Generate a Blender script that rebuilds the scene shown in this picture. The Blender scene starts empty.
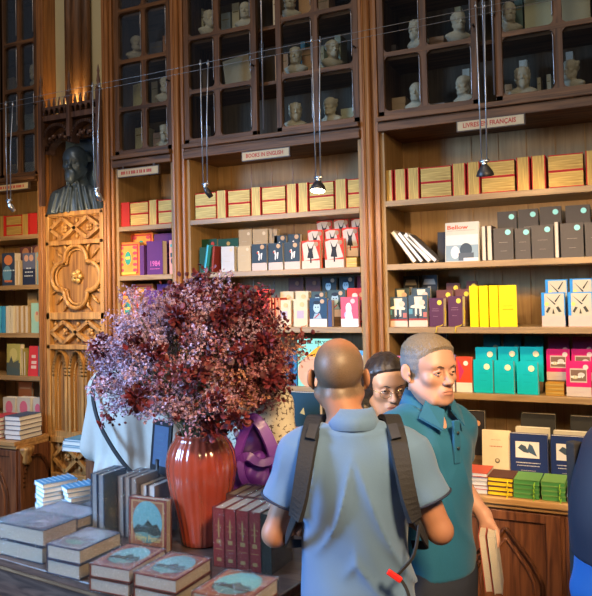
import bpy, math, random
import numpy as np
from mathutils import Matrix, Vector
rnd = random.Random(7)
SC = bpy.context.scene
COL = SC.collection

# ---------------------------------------------------------------- camera
EYE = 1.80; FPX = 720.0; PPX, PPY = 296.0, 272.0
YAW, PITCH, ROLL = math.radians(25.5), math.radians(1.75), math.radians(1.26)
_f0 = Vector((-math.sin(YAW), math.cos(YAW), 0)); _r0 = Vector((math.cos(YAW), math.sin(YAW), 0)); _u0 = Vector((0, 0, 1))
CF = _f0 * math.cos(PITCH) + _u0 * math.sin(PITCH)
_u = -_f0 * math.sin(PITCH) + _u0 * math.cos(PITCH)
CR = _r0 * math.cos(ROLL) - _u * math.sin(ROLL)
CU = _u * math.cos(ROLL) + _r0 * math.sin(ROLL)
cam_data = bpy.data.cameras.new('camera'); cam = bpy.data.objects.new('camera', cam_data); COL.objects.link(cam)
cam_data.sensor_fit = 'HORIZONTAL'; cam_data.sensor_width = 36.0
cam_data.lens = 36.0 * FPX / 592.0
cam_data.shift_x = 0.0
cam_data.shift_y = -(298.0 - PPY) / 592.0
cam_data.clip_start = 0.05; cam_data.clip_end = 60
cam.matrix_world = Matrix(((CR.x, CU.x, -CF.x, 0), (CR.y, CU.y, -CF.y, 0), (CR.z, CU.z, -CF.z, EYE), (0, 0, 0, 1)))
SC.camera = cam

# ---------------------------------------------------------------- world, lights, exposure
SC.view_settings.view_transform = 'Standard'; SC.view_settings.look = 'None'
SC.view_settings.exposure = 0.08; SC.view_settings.gamma = 1.0; SC.view_settings.use_curve_mapping = False
wd = bpy.data.worlds.new('world'); SC.world = wd; wd.use_nodes = True
wd.node_tree.nodes['Background'].inputs[0].default_value = (0.75, 0.80, 1.0, 1)
wd.node_tree.nodes['Background'].inputs[1].default_value = 0.07

def aim(o, target):
    d = Vector(target) - o.location
    o.rotation_euler = d.to_track_quat('-Z', 'Y').to_euler()
def area(name, loc, target, sx, sy, power, color, spread=180):
    l = bpy.data.lights.new(name, 'AREA'); l.shape = 'RECTANGLE'; l.size = sx; l.size_y = sy; l.energy = power; l.color = color
    l.spread = math.radians(spread)
    o = bpy.data.objects.new(name, l); COL.objects.link(o); o.location = loc; aim(o, target); return o
def spot(name, loc, target, power, color, angle=70, blend=0.5, radius=0.03):
    l = bpy.data.lights.new(name, 'SPOT'); l.energy = power; l.color = color; l.spot_size = math.radians(angle); l.spot_blend = blend; l.shadow_soft_size = radius
    o = bpy.data.objects.new(name, l); COL.objects.link(o); o.location = loc; aim(o, target); return o
WARM = (1.0, 0.66, 0.34); COOL = (0.32, 0.58, 1.0)
D = 3.63
# cool lights added as assumed daylight: unseen window (left, behind the camera), unseen skylight
area('assumed_window_daylight', (-4.4, -0.4, 2.6), (-1.75, 2.35, 0.9), 1.0, 1.6, 88, COOL, 70)
area('assumed_skylight_daylight', (-1.5, -1.0, 7.6), (-1.4, 2.4, 1.0), 2.0, 2.0, 48, (0.55, 0.72, 1.0))
# unseen warm ceiling lights added to light the shelves, plus added warm fill lights
area('added_ceiling_light_right', (0.9, 1.6, 2.75), (-0.2, 3.7, 1.5), 0.7, 0.4, 6, WARM)
area('added_people_fill', (0.7, 0.5, 3.0), (-0.85, 2.3, 1.1), 0.5, 0.5, 34, WARM, 80)  # fill light added to warm and brighten the people
area('added_upper_fill', (-1.2, 0.2, 6.2), (-1.5, 3.6, 2.6), 1.6, 0.8, 62, (1.0, 0.72, 0.45))  # unseen fill added to light the upper cupboards
spot('added_face_fill', (-1.22, 1.1, 2.35), (-0.93, 2.68, 1.43), 120, WARM, 17, 0.6, 0.05)  # added to brighten the face of the woman in glasses
area('added_ceiling_light_centre', (-2.6, 1.2, 2.75), (-2.8, 3.7, 1.1), 1.2, 0.4, 8, WARM)  # another added ceiling light, out of view, for the left side

# ---------------------------------------------------------------- measuring: the point where a sight line meets the plane Y or Z
def at(px, py, Y=D):
    d = CF + CR * ((px - PPX) / FPX) - CU * ((py - PPY) / FPX)
    t = Y / d.y
    return Vector((d.x * t, Y, EYE + d.z * t))

# ---------------------------------------------------------------- materials
MATS = {}
def nt(name):
    m = bpy.data.materials.new(name); m.use_nodes = True
    return m, m.node_tree, m.node_tree.nodes['Principled BSDF']
def mat(name, col, rough=0.55, metal=0.0, coat=0.0, noise=0.12, scale=25.0, bump=0.0, emit=None, estr=0.0, sheen=0.0, sub=0.0, spec=0.5):
    key = name
    if key in MATS: return MATS[key]
    m, t, b = nt(name)
    n = t.nodes.new('ShaderNodeTexNoise'); n.inputs['Scale'].default_value = scale; n.inputs['Detail'].default_value = 4
    tc = t.nodes.new('ShaderNodeTexCoord'); t.links.new(tc.outputs['Object'], n.inputs['Vector'])
    r = t.nodes.new('ShaderNodeMix'); r.data_type = 'RGBA'
    lo = tuple(max(0, c * (1 - noise)) for c in col[:3]) + (1,); hi = tuple(min(1, c * (1 + noise)) for c in col[:3]) + (1,)
    r.inputs[6].default_value = lo; r.inputs[7].default_value = hi
    t.links.new(n.outputs['Fac'], r.inputs[0]); t.links.new(r.outputs[2], b.inputs['Base Color'])
    b.inputs['Roughness'].default_value = rough; b.inputs['Metallic'].default_value = metal
    b.inputs['Specular IOR Level'].default_value = spec
    b.inputs['Coat Weight'].default_value = coat; b.inputs['Coat Roughness'].default_value = 0.12
    if sheen: b.inputs['Sheen Weight'].default_value = sheen
    if sub:
        b.inputs['Subsurface Weight'].default_value = sub; b.inputs['Subsurface Radius'].default_value = (0.012, 0.005, 0.003); b.inputs['Subsurface Scale'].default_value = 1.0
    if bump:
        bp = t.nodes.new('ShaderNodeBump'); bp.inputs['Strength'].default_value = bump; bp.inputs['Distance'].default_value = 0.01
        t.links.new(n.outputs['Fac'], bp.inputs['Height']); t.links.new(bp.outputs[0], b.inputs['Normal'])
    if emit: b.inputs['Emission Color'].default_value = emit + (1,); b.inputs['Emission Strength'].default_value = estr
    MATS[key] = m; return m
def wood(name, dark, light, axis='Z', rough=0.45, scale=1.0, coat=0.15):
    if name in MATS: return MATS[name]
    m, t, b = nt(name)
    tc = t.nodes.new('ShaderNodeTexCoord'); mp = t.nodes.new('ShaderNodeMapping')
    s = {'X': (1.5, 22, 22), 'Y': (22, 1.5, 22), 'Z': (22, 22, 1.5)}[axis]
    mp.inputs['Scale'].default_value = tuple(k * scale for k in s)
    t.links.new(tc.outputs['Object'], mp.inputs['Vector'])
    n = t.nodes.new('ShaderNodeTexNoise'); n.inputs['Scale'].default_value = 1.6; n.inputs['Detail'].default_value = 7; n.inputs['Distortion'].default_value = 1.2
    t.links.new(mp.outputs[0], n.inputs['Vector'])
    cr = t.nodes.new('ShaderNodeValToRGB'); cr.color_ramp.elements[0].position = 0.33; cr.color_ramp.elements[1].position = 0.68
    cr.color_ramp.elements[0].color = dark + (1,); cr.color_ramp.elements[1].color = light + (1,)
    t.links.new(n.outputs['Fac'], cr.inputs[0]); t.links.new(cr.outputs[0], b.inputs['Base Color'])
    b.inputs['Roughness'].default_value = rough; b.inputs['Coat Weight'].default_value = coat; b.inputs['Coat Roughness'].default_value = 0.25
    bp = t.nodes.new('ShaderNodeBump'); bp.inputs['Strength'].default_value = 0.25; bp.inputs['Distance'].default_value = 0.003
    t.links.new(n.outputs['Fac'], bp.inputs['Height']); t.links.new(bp.outputs[0], b.inputs['Normal'])
    MATS[name] = m; return m
def clear(name, tint=(1, 1, 1), gloss=0.12, rough=0.03, bump=0.0, scale=30):
    if name in MATS: return MATS[name]
    m, t, b = nt(name); t.nodes.remove(b)
    tr = t.nodes.new('ShaderNodeBsdfTransparent'); tr.inputs[0].default_value = tint + (1,)
    gl = t.nodes.new('ShaderNodeBsdfGlossy'); gl.inputs['Roughness'].default_value = rough
    mx = t.nodes.new('ShaderNodeMixShader')
    lw = t.nodes.new('ShaderNodeLayerWeight'); lw.inputs[0].default_value = 0.35
    mt = t.nodes.new('ShaderNodeMath'); mt.operation = 'MULTIPLY_ADD'; mt.inputs[1].default_value = 0.5; mt.inputs[2].default_value = gloss
    t.links.new(lw.outputs['Fresnel'], mt.inputs[0]); t.links.new(mt.outputs[0], mx.inputs[0])
    t.links.new(tr.outputs[0], mx.inputs[1]); t.links.new(gl.outputs[0], mx.inputs[2])
    if bump:
        n = t.nodes.new('ShaderNodeTexNoise'); n.inputs['Scale'].default_value = scale
        bp = t.nodes.new('ShaderNodeBump'); bp.inputs['Strength'].default_value = bump; bp.inputs['Distance'].default_value = 0.02
        t.links.new(n.outputs['Fac'], bp.inputs['Height']); t.links.new(bp.outputs[0], gl.inputs['Normal']); t.links.new(bp.outputs[0], lw.inputs['Normal'])
    t.links.new(mx.outputs[0], t.nodes['Material Output'].inputs[0])
    MATS[name] = m; return m
def leafy(name, lo, hi, scale=14, rough=0.7):
    if name in MATS: return MATS[name]
    m, t, b = nt(name)
    g = t.nodes.new('ShaderNodeNewGeometry'); tc = t.nodes.new('ShaderNodeTexCoord'); n = t.nodes.new('ShaderNodeTexNoise'); n.inputs['Scale'].default_value = scale
    t.links.new(tc.outputs['Object'], n.inputs['Vector'])
    a = t.nodes.new('ShaderNodeMath'); a.operation = 'ADD'; t.links.new(g.outputs['Random Per Island'], a.inputs[0]); t.links.new(n.outputs['Fac'], a.inputs[1])
    h = t.nodes.new('ShaderNodeMath'); h.operation = 'MULTIPLY'; h.inputs[1].default_value = 0.5; t.links.new(a.outputs[0], h.inputs[0])
    cr = t.nodes.new('ShaderNodeValToRGB'); cr.color_ramp.elements[0].position = 0.2; cr.color_ramp.elements[1].position = 0.8
    cr.color_ramp.elements[0].color = lo + (1,); cr.color_ramp.elements[1].color = hi + (1,)
    t.links.new(h.outputs[0], cr.inputs[0]); t.links.new(cr.outputs[0], b.inputs['Base Color']); b.inputs['Roughness'].default_value = rough
    MATS[name] = m; return m

WD_UP = wood('wood_mahogany', (0.055, 0.024, 0.007), (0.18, 0.080, 0.028), 'Z', rough=.6, coat=.0)
WD_UPX = wood('wood_mahogany_across', (0.055, 0.024, 0.007), (0.20, 0.090, 0.030), 'X', rough=.6, coat=.0)
WD_PIL = wood('wood_pilaster', (0.19, 0.072, 0.018), (0.40, 0.17, 0.045), 'Z')
WD_OAK = wood('wood_carved_oak', (0.25, 0.115, 0.03), (0.60, 0.33, 0.095), 'Z', scale=0.8)
WD_OAKD = wood('wood_carved_oak_ground', (0.17, 0.07, 0.016), (0.46, 0.235, 0.055), 'Z', scale=0.7)
WD_SH = wood('wood_shelf_board', (0.24, 0.15, 0.065), (0.37, 0.24, 0.105), 'X', rough=0.5, coat=0.05)
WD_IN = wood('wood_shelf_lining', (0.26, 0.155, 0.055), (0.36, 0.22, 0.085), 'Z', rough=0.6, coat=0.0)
WD_CT = wood('wood_counter', (0.09, 0.028, 0.012), (0.28, 0.10, 0.035), 'Z', coat=0.3)
WD_CTX = wood('wood_counter_top', (0.34, 0.17, 0.055), (0.60, 0.35, 0.13), 'X', coat=0.3)
WD_TB = wood('wood_table', (0.03, 0.02, 0.018), (0.10, 0.06, 0.045), 'X', rough=0.3, coat=0.4)
GLASS = clear('cabinet_glass', (0.85, 0.89, 0.90), 0.0, 0.06)
PLASTIC = clear('plastic_wrap', (0.97, 0.98, 1.0), 0.16, 0.12, bump=1.0, scale=45)
PLASTER = mat('bust_plaster', (0.80, 0.68, 0.48), 0.8, noise=0.2, scale=40)
STEEL = mat('lamp_steel', (0.62, 0.66, 0.70), 0.3, metal=1.0, noise=0.05)
BLACKP = mat('lamp_black', (0.02, 0.02, 0.022), 0.4, noise=0.1)
def gold_mat():
    m, t, b = nt('gilt_page_edge')
    tc = t.nodes.new('ShaderNodeTexCoord'); n = t.nodes.new('ShaderNodeTexNoise'); n.inputs['Scale'].default_value = 1.0; n.inputs['Detail'].default_value = 3
    mp = t.nodes.new('ShaderNodeMapping'); mp.inputs['Scale'].default_value = (9, 160, 9); t.links.new(tc.outputs['Object'], mp.inputs['Vector']); t.links.new(mp.outputs[0], n.inputs['Vector'])
    cr = t.nodes.new('ShaderNodeValToRGB'); cr.color_ramp.elements[0].position = 0.3; cr.color_ramp.elements[1].position = 0.7
    cr.color_ramp.elements[0].color = (0.29, 0.17, 0.03, 1); cr.color_ramp.elements[1].color = (0.60, 0.40, 0.10, 1)
    t.links.new(n.outputs['Fac'], cr.inputs[0]); t.links.new(cr.outputs[0], b.inputs['Base Color'])
    b.inputs['Metallic'].default_value = 0.35; b.inputs['Roughness'].default_value = 0.5
    return m
GILT = gold_mat()
def page_mat(name, lo, hi, axis):
    m, t, b = nt(name)
    tc = t.nodes.new('ShaderNodeTexCoord'); w = t.nodes.new('ShaderNodeTexWave'); w.wave_type = 'BANDS'; w.bands_direction = axis
    w.inputs['Scale'].default_value = 220; w.inputs['Distortion'].default_value = 1.5; w.inputs['Detail'].default_value = 1
    t.links.new(tc.outputs['Object'], w.inputs['Vector'])
    mx = t.nodes.new('ShaderNodeMix'); mx.data_type = 'RGBA'; mx.inputs[6].default_value = lo + (1,); mx.inputs[7].default_value = hi + (1,)
    t.links.new(w.outputs['Fac'], mx.inputs[0]); t.links.new(mx.outputs[2], b.inputs['Base Color']); b.inputs['Roughness'].default_value = 0.8
    return m
PAGES = page_mat('book_pages', (0.42, 0.36, 0.27), (0.70, 0.63, 0.50), 'Y')
PAGEW = page_mat('book_pages_white', (0.66, 0.64, 0.58), (0.90, 0.88, 0.82), 'Y')

# ---------------------------------------------------------------- mesh building
class MB:
    def __init__(s): s.v = []; s.f = []; s.mi = []; s.mats = []; s.sm = []
    def slot(s, m):
        if m not in s.mats: s.mats.append(m)
        return s.mats.index(m)
    def add(s, vs, fs, m, smooth=False, M=None):
        o = len(s.v)
        if M is not None: vs = [tuple(M @ Vector(v)) for v in vs]
        s.v += [tuple(v) for v in vs]; k = s.slot(m)
        for f in fs: s.f.append(tuple(i + o for i in f)); s.mi.append(k); s.sm.append(smooth)
    def box(s, x0, x1, y0, y1, z0, z1, m, M=None):
        if x1 < x0: x0, x1 = x1, x0
        vs = [(x0, y0, z0), (x1, y0, z0), (x1, y1, z0), (x0, y1, z0), (x0, y0, z1), (x1, y0, z1), (x1, y1, z1), (x0, y1, z1)]
        s.add(vs, [(0, 3, 2, 1), (4, 5, 6, 7), (0, 1, 5, 4), (1, 2, 6, 5), (2, 3, 7, 6), (3, 0, 4, 7)], m, M=M)
    def prism(s, poly, y0, y1, m, M=None):          # polygon in XZ extruded along Y
        n = len(poly)
        vs = [(x, y0, z) for x, z in poly] + [(x, y1, z) for x, z in poly]
        fs = [tuple(range(n)), tuple(range(2 * n - 1, n - 1, -1))] + [((i + 1) % n, i, i + n, (i + 1) % n + n) for i in range(n)]
        s.add(vs, fs, m, M=M)
    def prismz(s, poly, z0, z1, m, M=None):         # polygon in XY extruded along Z
        n = len(poly)
        vs = [(x, y, z0) for x, y in poly] + [(x, y, z1) for x, y in poly]
        fs = [tuple(range(n - 1, -1, -1)), tuple(range(n, 2 * n))] + [(i, (i + 1) % n, (i + 1) % n + n, i + n) for i in range(n)]
        s.add(vs, fs, m, M=M)
    def tube(s, pts, r, m, n=8, closed=False, M=None, flat=1.0):
        pts = [Vector(p) for p in pts]; N = len(pts)
        rr = r if isinstance(r, (list, tuple)) else [r] * N
        vs = []; fs = []; up = None
        for i, p in enumerate(pts):
            a = pts[(i - 1) % N] if (closed or i > 0) else p
            b = pts[(i + 1) % N] if (closed or i < N - 1) else p
            d = (b - a).normalized() if (b - a).length > 1e-9 else Vector((0, 0, 1))
            if up is None: up = Vector((0, 0, 1)) if abs(d.z) < 0.9 else Vector((0, 1, 0))
            x = d.cross(up)
            if x.length < 1e-4: x = d.cross(Vector((1, 0, 0)))
            x.normalize(); y = x.cross(d).normalized(); up = y
            for k in range(n):
                t = 2 * math.pi * k / n
                vs.append(p + x * (rr[i] * math.cos(t)) + y * (rr[i] * flat * math.sin(t)))
        for i in range(N if closed else N - 1):
            for k in range(n):
                a = i * n + k; b = i * n + (k + 1) % n; c = ((i + 1) % N) * n + (k + 1) % n; e = ((i + 1) % N) * n + k
                fs.append((a, b, c, e))
        if not closed: fs += [tuple(range(n - 1, -1, -1)), tuple((N - 1) * n + k for k in range(n))]
        s.add(vs, fs, m, smooth=True, M=M)
    def lathe(s, prof, m, n=32, c=(0, 0, 0), M=None, ribs=0, amp=0.0):
        vs = []; fs = []
        for r, z in prof:
            for k in range(n):
                t = 2 * math.pi * k / n; q = r * (1 + (amp * abs(math.sin(ribs * t / 2)) if ribs else 0))
                vs.append((c[0] + q * math.cos(t), c[1] + q * math.sin(t), c[2] + z))
        for i in range(len(prof) - 1):
            for k in range(n):
                fs.append((i * n + k, i * n + (k + 1) % n, (i + 1) * n + (k + 1) % n, (i + 1) * n + k))
        fs += [tuple(range(n - 1, -1, -1)), tuple((len(prof) - 1) * n + k for k in range(n))]
        s.add(vs, fs, m, smooth=True, M=M)
    def ball(s, c, r, m, n=12, k=8, M=None, rot=None):
        r = r if isinstance(r, (list, tuple)) else (r, r, r); vs = []; fs = []
        for i in range(k + 1):
            a = math.pi * i / k
            for j in range(n):
                b = 2 * math.pi * j / n
                p = Vector((r[0] * math.sin(a) * math.cos(b), r[1] * math.sin(a) * math.sin(b), r[2] * math.cos(a)))
                if rot is not None: p = rot @ p
                vs.append(Vector(c) + p)
        for i in range(k):
            for j in range(n): fs.append((i * n + j, (i + 1) * n + j, (i + 1) * n + (j + 1) % n, i * n + (j + 1) % n))
        s.add(vs, fs, m, smooth=True, M=M)
    def arch(s, x0, x1, zs, zt, w, y0, y1, m, n=10, legs=None, M=None):     # pointed (gothic) moulding, front at y0
        cx = (x0 + x1) / 2; pts = []
        for i in range(n + 1):
            t = i / n; pts.append((x0 + (cx - x0) * (1 - math.cos(t * math.pi / 2)) , zs + (zt - zs) * math.sin(t * math.pi / 2)))
        L = ([(x0, legs)] if legs is not None else []) + pts
        R = [(2 * cx - x, z) for x, z in L]
        for path in (L, R):
            for a, b in zip(path, path[1:]):
                dx, dz = b[0] - a[0], b[1] - a[1]; l = math.hypot(dx, dz) or 1; nx, nz = -dz / l * w / 2, dx / l * w / 2
                e = 0.25 * w / l
                a2 = (a[0] - dx * e, a[1] - dz * e); b2 = (b[0] + dx * e, b[1] + dz * e)
                s.prism([(a2[0] - nx, a2[1] - nz), (b2[0] - nx, b2[1] - nz), (b2[0] + nx, b2[1] + nz), (a2[0] + nx, a2[1] + nz)][::-1], y0, y1, m, M=M)
    def bar(s, a, b, w, y0, y1, m, M=None):        # flat bar in the XZ plane
        dx, dz = b[0] - a[0], b[1] - a[1]; l = math.hypot(dx, dz); nx, nz = -dz / l * w / 2, dx / l * w / 2
        s.prism([(a[0] - nx, a[1] - nz), (b[0] - nx, b[1] - nz), (b[0] + nx, b[1] + nz), (a[0] + nx, a[1] + nz)], y0, y1, m, M=M)
    def build(s, name, parent=None, M=None, bevel=0.0, **tags):
        me = bpy.data.meshes.new(name); me.from_pydata(s.v, [], s.f)
        for m in s.mats: me.materials.append(m)
        me.polygons.foreach_set('material_index', s.mi); me.polygons.foreach_set('use_smooth', s.sm)
        me.validate(); me.update()
        o = bpy.data.objects.new(name, me); COL.objects.link(o)
        if parent is not None: o.parent = parent
        if M is not None: o.matrix_local = M
        if bevel:
            md = o.modifiers.new('bevel', 'BEVEL'); md.width = bevel; md.segments = 2; md.limit_method = 'ANGLE'
        tag(o, **tags); return o
def tag(o, label=None, cat=None, group=None, kind=None):
    if label: o['label'] = label
    if cat: o['category'] = cat
    if group: o['group'] = group
    if kind: o['kind'] = kind
    return o
def empty(name, M, label, cat, group=None):
    o = bpy.data.objects.new(name, None); o.empty_display_size = 0.05; COL.objects.link(o)
    if isinstance(M, (tuple, list, Vector)): M = Matrix.Translation(M)
    o.matrix_world = M; return tag(o, label, cat, group)
_TX = {}
def text_geo(s):
    if s not in _TX:
        c = bpy.data.curves.new('lettering', 'FONT'); c.body = s; c.align_x = 'CENTER'; c.align_y = 'CENTER'; c.resolution_u = 2; c.offset = 0.022
        o = bpy.data.objects.new('lettering', c); COL.objects.link(o)
        dg = bpy.context.evaluated_depsgraph_get(); me = bpy.data.meshes.new_from_object(o.evaluated_get(dg))
        _TX[s] = ([tuple(v.co) for v in me.vertices], [tuple(p.vertices) for p in me.polygons])
        bpy.data.objects.remove(o); bpy.data.curves.remove(c); bpy.data.meshes.remove(me)
    return _TX[s]
def letter(mb, s, cx, cz, height, y, m, M=None, width=None, squash=1.0):      # lettering in the XZ plane, facing -Y
    vs, fs = text_geo(s)
    xs = [v[0] for v in vs]; w = max(xs) - min(xs); k = height / 0.72; kx = k * squash
    if width: kx = width / w
    mb.add([(cx + v[0] * kx, y, cz + v[1] * k) for v in vs], fs, m, M=M)
def Rx(a): return Matrix.Rotation(a, 4, 'X')
def Ry(a): return Matrix.Rotation(a, 4, 'Y')
def Rz(a): return Matrix.Rotation(a, 4, 'Z')
T = Matrix.Translation
ORD = ['leftmost', 'second from left', 'third from left', 'fourth from left', 'fifth from left', 'sixth from left', 'seventh from left', 'eighth from left', 'ninth from left', 'tenth from left', 'eleventh from left', 'twelfth from left', 'thirteenth from left', 'fourteenth from left']
def which(i, n):
    if n == 1: return ''
    if i == n - 1: return 'rightmost'
    return ORD[i]
# ================================================================ SETTING
m = MB(); m.box(-6.5, 3.0, -3.2, D + 0.5, -0.1, 0.0, wood('wood_floor', (0.10, 0.045, 0.02), (0.25, 0.12, 0.05), 'X', rough=0.4)); m.build('floor', kind='structure')
WALLM = mat('wall_plaster', (0.50, 0.46, 0.27), 0.85, noise=0.12, scale=3)
m = MB(); m.box(-6.5, 3.0, D + 0.42, D + 0.5, 0, 5.2, WALLM); m.build('wall_back', kind='structure')

# ================================================================ BOOKCASES
DEP = 0.33
ROD_GLINT = mat('polished_bead', (.34, .33, .34), .35, metal=.7, noise=.1)  # metal of the bolt rods and of the added pane edge glints
CASES = {}
def bookcase(name, label, X0, X1, shelves, rails, cab_bottom, header, cols, top=3.98, stile=None, doorsplit=None, lining=WD_IN):
    root = empty(name, (0, 0, 0), label, 'bookcase'); CASES['LNMR'[sum(X0 > v for v in (-4, -2.7, -1.5))]] = root
    e = 0.012
    for xa, xb in ((X0 + .002, X0 + .024), (X1 - .024, X1 - .002)):
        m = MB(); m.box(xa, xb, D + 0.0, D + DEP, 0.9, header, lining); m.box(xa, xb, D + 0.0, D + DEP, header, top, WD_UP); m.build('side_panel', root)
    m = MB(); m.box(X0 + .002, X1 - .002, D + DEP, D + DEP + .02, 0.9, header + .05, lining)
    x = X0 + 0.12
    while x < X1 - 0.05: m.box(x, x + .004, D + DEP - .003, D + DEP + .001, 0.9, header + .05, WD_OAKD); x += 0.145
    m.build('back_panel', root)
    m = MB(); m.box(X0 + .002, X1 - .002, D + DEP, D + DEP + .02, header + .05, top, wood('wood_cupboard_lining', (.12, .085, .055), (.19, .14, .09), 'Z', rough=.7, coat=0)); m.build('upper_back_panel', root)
    for z in shelves:
        m = MB(); m.box(X0 + .024, X1 - .024, D - .004, D + DEP, z - .032, z - .001, WD_SH); m.build('shelf', root, bevel=.003)
    # header / cornice below the glazed doors
    m = MB()
    m.box(X0 + .002, X1 - .002, D + .0, D + DEP, header, header + .02, WD_UPX)
    m.box(X0 + .002, X1 - .002, D - .035, D + .02, header + .0, header + .045, WD_UPX)
    m.box(X0 + .002, X1 - .002, D - .02, D + .02, header + .045, cab_bottom - .02, WD_UPX)
    m.box(X0 + .002, X1 - .002, D - .05, D + .02, cab_bottom - .03, cab_bottom - .004, WD_UPX)
    m.build('cornice', root, bevel=.004)
    for z in rails:
        m = MB(); m.box(X0 + .024, X1 - .024, D + .06, D + DEP, z - .012, z + .008, WD_UPX); m.build('upper_shelf', root)
    m = MB(); m.box(X0 + .024, X1 - .024, D + .03, D + DEP, cab_bottom - .02, cab_bottom, WD_UPX); m.build('upper_floor_board', root)
    m = MB(); m.box(X0 + .002, X1 - .002, D - .03, D + DEP, top, top + .12, WD_UPX); m.build('top_board', root)
    # doors: cols is a list of doors, each a list of pane column spans
    for dcols in cols:
        a = dcols[0][0] - .035; b = dcols[-1][1] + .035
        fr = MB(); y0, y1 = D - .012, D + .02
        zs = [cab_bottom] + list(rails) + [top]
        fr.box(a, dcols[0][0], y0, y1, cab_bottom, top, WD_UP); fr.box(dcols[-1][1], b, y0, y1, cab_bottom, top, WD_UP)
        fr.box(a, b, y0, y1, cab_bottom, cab_bottom + .03, WD_UPX); fr.box(a, b, y0, y1, top - .04, top, WD_UPX)
        d = fr.build('door', root, bevel=.003)
        gb = MB()
        for (c0, c1), (c2, c3) in zip(dcols, dcols[1:]): gb.box(c1, c2, y0 + .004, y1 - .004, cab_bottom + .03, top - .04, WD_UP)
        for z in rails: gb.box(dcols[0][0], dcols[-1][1], y0 + .003, y1 - .003, z - .012, z + .012, WD_UPX)
        # rounded inner corners of every pane
        for (c0, c1) in dcols:
            for q in range(len(zs) - 1):
                za = zs[q] + (.03 if q == 0 else .012); zb = zs[q + 1] - (.04 if q == len(zs) - 2 else .012)
                r = .026
                for (cx, cz, sx, sz) in ((c0, za, 1, 1), (c1, za, -1, 1), (c0, zb, 1, -1), (c1, zb, -1, -1)):
                    pl = [(cx, cz)] + [(cx + sx * r * (1 - math.sin(t)), cz + sz * r * (1 - math.cos(t))) for t in [k * math.pi / 10 for k in range(6)]]
                    if sx * sz < 0: pl = pl[::-1]
                    gb.prism(pl, y0 + .005, y1 - .005, WD_UP)
        gb.build('glazing_bars', d)
        bd = MB()  # added tubes imitating light glints along each pane's right edge
        for (c0, c1) in dcols:
            for q in range(len(zs) - 1): bd.tube([(c1 - .004, y0 + .002, zs[q] + .05), (c1 - .002, y0 - .002, zs[q] + .06), (c1 - .002, y0 - .002, zs[q + 1] - .05), (c1 - .006, y0 + .002, zs[q + 1] - .03)], .0028, ROD_GLINT, n=6)
        bd.build('pane_edge_glints', d)
        for (c0, c1) in dcols:
            for q in range(len(zs) - 1):
                g = MB(); g.box(c0 - .003, c1 + .003, D + .008, D + .011, zs[q] + .005, zs[q + 1] - .005, GLASS); g.build('pane', d)
        h = MB(); h.lathe([(0.002, -.03), (.007, -.026), (.004, -.012), (.006, 0)], mat('door_iron', (.03, .025, .02), .4, metal=.6), n=10, M=T((b - .018, D - .012, 3.12)) @ Rx(-math.pi / 2)); h.build('door_knob', d)
    return root
SHELVES_R = [2.281, 1.946, 1.616, 1.286]
SHELVES_M = [2.258, 1.940, 1.616, 1.286]
SHELVES_N = [2.250, 1.940, 1.616, 1.286]
SHELVES_L = [2.246, 1.903, 1.575, 1.283, 0.995]
XR0, XR1 = -1.222, 0.62
XM0, XM1 = -2.452, -1.322
XN0, XN1 = -2.992, -2.540
XL0, XL1 = -4.35, -3.632
bookcase('bookcase', 'wide bookcase on the right with gilt, yellow, turquoise and magenta books', XR0, XR1, SHELVES_R, [3.055, 3.385, 3.71], 2.725, 2.645,
         [[(-1.185, -.99), (-.955, -.725)], [(-.575, -.335), (-.295, -.06)], [(.04, .27), (.31, .57)]])
bookcase('bookcase', 'middle bookcase with red black and white books, directly behind the bald man', XM0, XM1, SHELVES_M, [3.03, 3.355, 3.68], 2.715, 2.625,
         [[(-2.415, -2.235), (-2.20, -1.985)], [(-1.79, -1.60), (-1.565, -1.36)]])
bookcase('bookcase', 'narrow bookcase with orange and purple books beside the carved panel', XN0, XN1, SHELVES_N, [2.99, 3.295, 3.62], 2.70, 2.62,
         [[(-2.945, -2.765), (-2.735, -2.575)]])
bookcase('bookcase', 'bookcase at the far left edge left of the bronze relief', XL0, XL1, SHELVES_L, [2.945, 3.245, 3.57], 2.64, 2.60,
         [[(-4.30, -4.14), (-4.11, -3.99)], [(-3.945, -3.82), (-3.795, -3.665)]])
for X_, Z0_, Z1_, b_ in ((-1.905, 2.74, 3.95, 'M'), (-.66, 2.76, 3.95, 'R'), (-.615, 2.76, 3.95, 'R')):
    m = MB(); m.tube([(X_, D - .022, Z0_), (X_, D - .022, Z1_)], .005, ROD_GLINT, n=8); m.box(X_ - .012, X_ + .012, D - .026, D - .012, 3.16, 3.24, mat('door_iron', (.03, .025, .02), .4, metal=.6)); m.build('bolt_rod', CASES[b_])
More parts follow.
